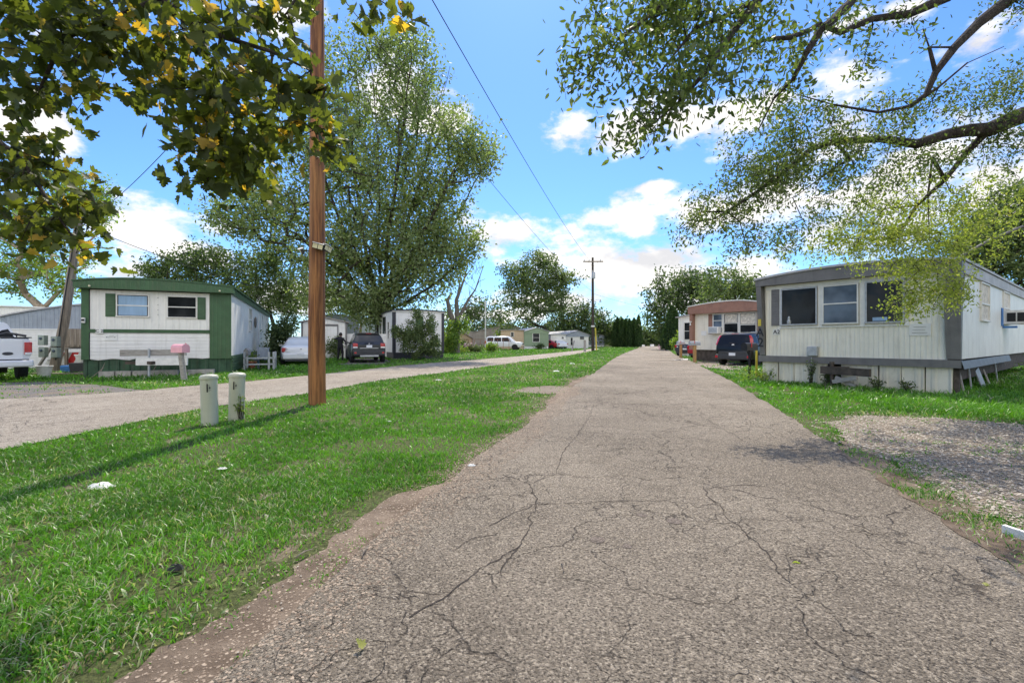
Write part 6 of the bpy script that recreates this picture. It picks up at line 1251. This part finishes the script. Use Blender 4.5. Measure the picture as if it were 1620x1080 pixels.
TREES = [
 ('tree', 'broad dark green tree beyond the sage green fronted home', (862, 82, .30), [(850, 430, 48, 30, 70), (815, 450, 26, 40, 40), (880, 455, 26, 40, 45), (845, 480, 52, 45, 110), (895, 440, 22, 12, 14), (800, 520, 24, 14, 16), (850, 410, 26, 10, 16)], 'leaf_mid', .50, 40, .6, 'bark'),
 ('tree', 'dark tree right of the broad tree, behind the transformer pole', (905, 90, .3), [(905, 500, 30, 30, 70), (925, 505, 20, 24, 40), (885, 515, 26, 20, 40), (905, 530, 40, 16, 50)], 'leaf_dark', .5, 30, .6, 'bark'),
 ('tree', 'rounded tree just right of the transformer pole', (950, 95, .3), [(948, 512, 16, 22, 50), (960, 522, 14, 16, 24), (945, 535, 20, 12, 24)], 'leaf_dark', .6, 28, .7, 'bark'),
 ('tree', 'low distant trees above the row of evergreens', (985, 120, .3), [(975, 522, 30, 14, 60), (1000, 528, 26, 14, 50), (1018, 535, 16, 10, 30), (990, 540, 40, 8, 40)], 'leaf_mid', .8, 26, .9, 'bark'),
 ('tree', 'small distant spruce tip above the evergreens', (1002, 115, .2), [(1001, 512, 3, 12, 12), (1001, 524, 6, 8, 10)], 'leaf_dark', .6, 20, .5, 'bark'),
 ('tree', 'large spreading dark tree over the far end of the lane', (1075, 66, .45), [(1060, 460, 40, 34, 70), (1100, 450, 40, 26, 60), (1040, 490, 20, 40, 40), (1085, 500, 46, 34, 70), (1130, 455, 34, 26, 40), (1045, 520, 16, 16, 14)], 'leaf_dark', .45, 32, .6, 'bark'),
 ('tree', 'green tree rising behind the brown fascia home', (1160, 52, .4), [(1150, 450, 40, 26, 50), (1190, 462, 34, 26, 40), (1160, 480, 60, 30, 50)], 'leaf_mid', .4, 32, .5, 'bark'),
 ('tree', 'big dark green tree behind the gray roofed home at the right', (1590, 26, .4), [(1590, 350, 60, 55, 110), (1640, 340, 60, 70, 70), (1560, 400, 40, 40, 60), (1520, 390, 40, 24, 24), (1620, 430, 60, 50, 80), (1700, 400, 60, 80, 60)], 'leaf_mid', .20, 50, .32, 'bark'),
 ('tree', 'dark bushy tree behind the left end of the green roof', (315, 42, .35), [(270, 425, 45, 20, 40), (330, 415, 50, 26, 60), (380, 430, 40, 34, 50), (310, 450, 80, 24, 60), (240, 430, 20, 10, 12)], 'leaf_dark', .30, 40, .45, 'bark'),
 ('tree', 'sunlit green tree between the green roof and the silver maple', (430, 40, .3), [(430, 430, 36, 40, 60), (455, 470, 34, 30, 50), (405, 470, 30, 26, 36), (440, 400, 24, 22, 24)], 'leaf_mid', .28, 40, .42, 'bark'),
 ('tree', 'tall pale green tree with forked tan trunk behind the blue gray home', (60, 30, .38), [(60, 400, 70, 50, 90), (120, 310, 55, 40, 70), (150, 330, 30, 40, 30), (20, 440, 50, 30, 40), (110, 450, 40, 24, 30), (-60, 380, 80, 70, 60), (40, 330, 60, 40, 40)], 'leaf_bright', .20, 36, .34, 'bark_light'),
 ('tree', 'feathery dark tree far behind the dead tree', (762, 100, .3), [(762, 490, 34, 22, 50), (740, 500, 14, 22, 20), (790, 505, 16, 14, 16), (765, 520, 40, 16, 30)], 'leaf_dark', .6, 26, .8, 'bark'),
 ('tree', 'dull green tree behind the garden shed', (705, 85, .3), [(705, 500, 16, 18, 18), (720, 525, 20, 14, 20)], 'leaf_mid', .5, 26, .6, 'bark'),
 ('tree', 'row of trees closing the distance behind the gray roofed house', (800, 130, .3), [(780, 530, 50, 18, 90), (850, 530, 50, 18, 90), (700, 532, 50, 14, 70), (920, 535, 50, 12, 60)], 'leaf_dark', .9, 24, 1.2, 'bark'),
 ('tree', 'small trees closing the far end of the lane', (1035, 118, .3), [(1028, 533, 14, 11, 40), (1045, 535, 14, 11, 40), (1020, 541, 14, 5, 20), (1050, 542, 12, 5, 20)], 'leaf_dark', .6, 22, .7, 'bark'),
 ('tree', 'dark green tree beyond the white sedan', (500, 50, .3), [(500, 470, 30, 34, 40), (540, 490, 30, 24, 30)], 'leaf_mid', .3, 36, .45, 'bark'),
 ('tree', 'trees beyond the right hand homes', (1250, 60, .4), [(1230, 470, 50, 22, 40), (1290, 470, 50, 24, 40)], 'leaf_dark', .4, 30, .6, 'bark'),
]
for nm, lb, (px, D, fk), bl, lm, ls, per, spr, bk in TREES:
    X = (px - 810) / 720 * D; hh = max(P(0, b[1] - b[3], D).z for b in bl)
    make_tree(nm, lb, (X, D, 0), [pb(b[0], b[1], D, b[2], b[3], b[4]) for b in bl], ls * 1.0, M[lm], per, spr, hh * .028, M[bk], rtip=.02, group='trees around the park', fork=fk, trunk_top=hh * fk * .7, lean=(.3, 0), seg=1.5)

def shrub(label, base, blobs, leaf, mat, per, spread, name='shrub', n=30, shape='diamond', group='shrubs and bushes', droop=-.2, cat='shrub', stems=14, sr=.012):
    root = thing(name, label, cat, base, 0, group); B = np.array(base, float); T = np.concatenate([ell(k, c, r) for c, r, k in blobs]) - B; T[:, 2] = np.abs(T[:, 2]) + .05
    nodes, par, tips = skeleton([np.array((0, 0, -.05)), np.array((0, 0, .1))], [-1, 0], T, seg=.5, back=0)
    branch_mesh('stems', nodes, par, sr * .4, .5, M['bark'], root, rmax=sr * 4)
    C_ = np.repeat(T, per, 0) + np.clip(RS.normal(size=(len(T) * per, 3)), -2, 2) * spread; cl = np.repeat(RS.random(len(T)), per); k = C_[:, 2] > .02
    leaf_cloud('leaves', C_[k], leaf, shape, M[mat], root, droop, np.clip(.5 * cl + .5 * RS.random(len(C_)), 0, 1)[k]); return root
D = 29.5; shrub('tall feathery dark shrub covering the front of the lap sided home', ((665 - 810) / 720 * D, D, 0), [pb(662, 545, D, 32, 22, 60), pb(655, 520, D, 14, 24, 22), pb(680, 512, D, 8, 22, 16), pb(660, 495, D, 8, 16, 7), pb(635, 530, D, 16, 16, 12), pb(628, 524, D, 8, 5, 4), pb(683, 545, D, 18, 24, 26)], .14, 'leaf_mid', 60, .13)
D = 24.5; shrub('dark leafy bush between the green home and the white sedan', ((440 - 810) / 720 * D, D, 0), [pb(440, 535, D, 16, 34, 40), pb(455, 520, D, 14, 22, 24), pb(436, 560, D, 14, 18, 20)], .15, 'leaf_dark', 44, .16)
D = 31; shrub('bush between the white shed and the person', ((522 - 810) / 720 * D, D, 0), [pb(525, 555, D, 12, 14, 20), pb(532, 545, D, 8, 12, 10)], .14, 'leaf_mid', 40, .15)
D = 46; shrub('lime green bush at the foot of the dead tree', ((715 - 810) / 720 * D, D, 0), [pb(715, 532, D, 14, 22, 34), pb(728, 515, D, 12, 10, 12), pb(705, 545, D, 10, 10, 14)], .26, 'leaf_bright', 36, .3)
D = 50; 
for k, (px, py, rx, ry, mt, lb) in enumerate(((722, 556, 20, 5, 'leaf_bright', 'low bright green flower bed beyond the side lane, left part'), (752, 555, 14, 6, 'leaf_mid', 'green flower bed plants before the garden shed'), (776, 553, 12, 5, 'leaf_bright', 'light green bed plants before the white sport utility'))):
    shrub(lb, ((px - 810) / 720 * D, D - 2 + k, 0), [pb(px, py - 3, D - 2 + k, rx, ry, 30)], .2, mt, 30, .15)
D = 49; shrub('pink flowers in the bed beside the garden shed', ((745 - 810) / 720 * D, D, 0), [pb(745, 547, D, 12, 3, 14)], .13, 'flower', 14, .12, name='flower_bush')
D = 50.5; shrub('dark low bush with dry stems in the flower bed', ((733 - 810) / 720 * D, D, 0), [pb(733, 547, D, 6, 5, 12)], .2, 'leaf_dark', 24, .15)
D = 66; shrub('low dark plants along the white skirting of the sage home', (4.2, 69.3, 0), [((4.2, 69.3, .35), (1.1, .2, .35), 24)], .22, 'leaf_dark', 24, .15)
D = 62; shrub('bright green bush beside the conical evergreens', ((1075 - 810) / 720 * 55, 55, 0), [pb(1074, 543, 55, 9, 9, 26), pb(1080, 534, 55, 5, 8, 12)], .3, 'leaf_bright', 30, .25)
x_, y_ = G(1050, 553); shrub('pale low plants at the foot of the conical evergreens', (x_ + .5, y_, 0), [((x_ + .5, y_, .25), (1.5, .4, .3), 16)], .25, 'flower', 14, .15)
p = rf(.1, -.5); shrub('white flowering weeds at the corner of the cream home', (p.x, p.y, 0), [((p.x - .1, p.y, .15), (.5, .35, .2), 18)], .05, 'leaf_bright', 24, .07, n=10, sr=.006)
p = rf(6.0, 3.2); shrub('dark green weeds growing along the far side skirting', (p.x, p.y, 0), [((p.x, p.y, .25), (.7, .8, .35), 36), (tuple(rf(6.8, 5, .3)), (.9, .9, .5), 40)], .09, 'leaf_mid', 30, .1, sr=.008)

def columnar(label, X, Y, H, r, group, mat='leaf_arbor', n=5200, taper=.75):
    root = thing('arborvitae_tree', label, 'tree', (X, Y, 0), 0, group); z = RS.random(n) ** .85; a = RS.uniform(0, 2 * math.pi, n)
    prof = np.where(z < .12, .86 + z * 1.1, np.clip(1 - ((z - .12) / .88) ** 2.2, 0, 1) ** taper); rr = r * prof * (1 - .35 * RS.random(n) ** 2) * (1 + .12 * np.sin(a * 3 + z * 9 + X)); 
    C_ = np.stack([rr * np.cos(a), rr * np.sin(a), .05 + z * H * .98], 1); leaf_cloud('crown', C_, H * .035, 'diamond', M[mat], root, -1.6)
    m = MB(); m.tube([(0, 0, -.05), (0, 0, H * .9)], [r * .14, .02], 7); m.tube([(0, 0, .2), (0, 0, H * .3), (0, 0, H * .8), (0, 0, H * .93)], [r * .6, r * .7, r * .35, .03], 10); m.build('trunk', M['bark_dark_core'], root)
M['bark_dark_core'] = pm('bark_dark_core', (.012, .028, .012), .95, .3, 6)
for k, (px, h, r, lb) in enumerate(((972, 5.2, .65, 'leftmost and shortest'), (977, 6.1, 1.05, 'second from the left, broad'), (984, 5.9, .8, 'third from the left, slim'), (990, 5.8, 1.1, 'fourth from the left, broad'), (996, 5.7, .8, 'fifth from the left, slightly lower'), (1003, 5.9, 1.0, 'second from the right, broad'), (1010, 6.3, .75, 'rightmost and tallest'))):
    Y = 92 + (k % 2) * 1.5 - k * .5; columnar('columnar evergreen in the dark row beyond the lawn, ' + lb, (px - 810) / 720 * Y, Y, h, r, 'row of columnar evergreens')
columnar('tall conical evergreen at the bend of the lane', (1063 - 810) / 720 * 60, 60, 5.9, 1.05, 'conical evergreens at the bend', 'leaf_arbor', 6000, .62)
columnar('shorter conical evergreen left of the tall one at the bend', (1053 - 810) / 720 * 61, 61, 3.7, .75, 'conical evergreens at the bend', 'leaf_arbor', 4000, .62)

def dead_tree():
    X = (722 - 810) / 720 * 47; root = thing('dead_tree', 'bare dead tree with upright gray branches behind the lap sided home', 'tree', (X, 47, 0)); m = MB()
    q = lambda px, py: P(px, py, 47) - Vector((X, 47, 0))
    for pts, rs in (([(722, 562), (722, 530), (724, 505), (722, 475), (735, 440), (740, 415)], [.42, .36, .28, .2, .09, .03]), ([(722, 520), (712, 495), (708, 475), (715, 463)], [.28, .24, .2, .13]), ([(724, 505), (735, 485), (742, 472), (752, 458), (765, 420)], [.2, .16, .12, .07, .03]), ([(722, 480), (727, 450), (722, 430), (714, 415)], [.14, .08, .05, .02]),
                    ([(727, 450), (730, 428), (733, 410)], [.07, .04, .015]), ([(735, 440), (745, 425), (748, 412)], [.06, .04, .015]), ([(733, 492), (745, 480), (740, 470)], [.09, .06, .03]), ([(752, 458), (758, 445), (768, 441)], [.05, .03, .015]), ([(740, 415), (746, 405)], [.03, .01])):
        m.tube([q(*p) for p in pts], rs, 7)
    m.build('trunk', M['bark_gray'], root, smooth=60); ts = MB()
    for k in range(40):
        b = q(random.uniform(712, 760), random.uniform(415, 480)); ts.tube([b, b + Vector((random.gauss(0, .5), random.gauss(0, .5), random.uniform(.4, 1.5)))], [.025, .008], 4)
    ts.build('twigs', M['bark_gray'], root)
dead_tree()
# thin white mast far behind, fence by the side lane
onemesh('flag_mast', 'thin pale mast above the far roofs beside the dead tree', 'mast', MB().tube([((768 - 810) / 720 * 88, 88, 0), ((768 - 810) / 720 * 88, 88, 9)], .12, 8), M['white_trim'])
t = thing('wire_fence', 'low brown metal railing before the white sport utility', 'fence', (-4.9, 59, 0), .1)
for k in range(7): MB().box(k * .75, k * .75 + .06, 0, .06, 0, 1.5).build('post', M['brown'], t)
MB().box(0, 4.6, .0, .05, 1.45, 1.5).build('rail', M['brown'], t)
t = thing('white_fence', 'white panel fence between the white shed and the maple trunk', 'fence', (-12.6, 32.6, 0), .15)
for k in range(3): MB().box(k * 1.25, k * 1.25 + 1.18, 0, .05, .05, 1.75).build('panel', M['lap_white'], t)
for k in range(4): MB().box(k * 1.25 - .06, k * 1.25 - .001, -.02, .07, 0, 1.85).build('post', M['white'], t)
for k, (px, Y) in enumerate(((955, 88), (926, 77))):
    pass
x_, y_ = (1030 - 810) / 720 * 108, 108
t = thing('far_barrier', 'pale debris heap at the very end of the lane', 'debris', (x_ - 2, y_, 0)); MB().box(-1, 0.5, 0, .3, 0, .4).box(2, 2.8, .2, .8, 0, .5).build('pieces', M['paper'], t, bevel=.05)

# neighbours of the lane behind the viewer: they show in windows and paint
for k, (x_, y_, h_, lb) in enumerate(((-9, -17, 11, 'tree behind the viewer to the left of the lane'), (2, -24, 9, 'tree behind the viewer in line with the lane'), (13, -15, 12, 'tree behind the viewer to the right of the lane'), (24, -10, 11, 'tree far to the right behind the viewer'), (-22, -10, 10, 'tree far to the left behind the viewer'))):
    make_tree('tree', lb, (x_, y_, 0), [((x_, y_, h_ * .62), (4.6, 4, h_ * .36), 120), ((x_ + 3, y_, h_ * .45), (3.4, 3, h_ * .25), 50), ((x_ - 3, y_, h_ * .42), (3.4, 3, h_ * .25), 50)], .6, M['leaf_mid'], 14, .5, .3, M['bark'], group='trees around the park', trunk_top=h_ * .25)
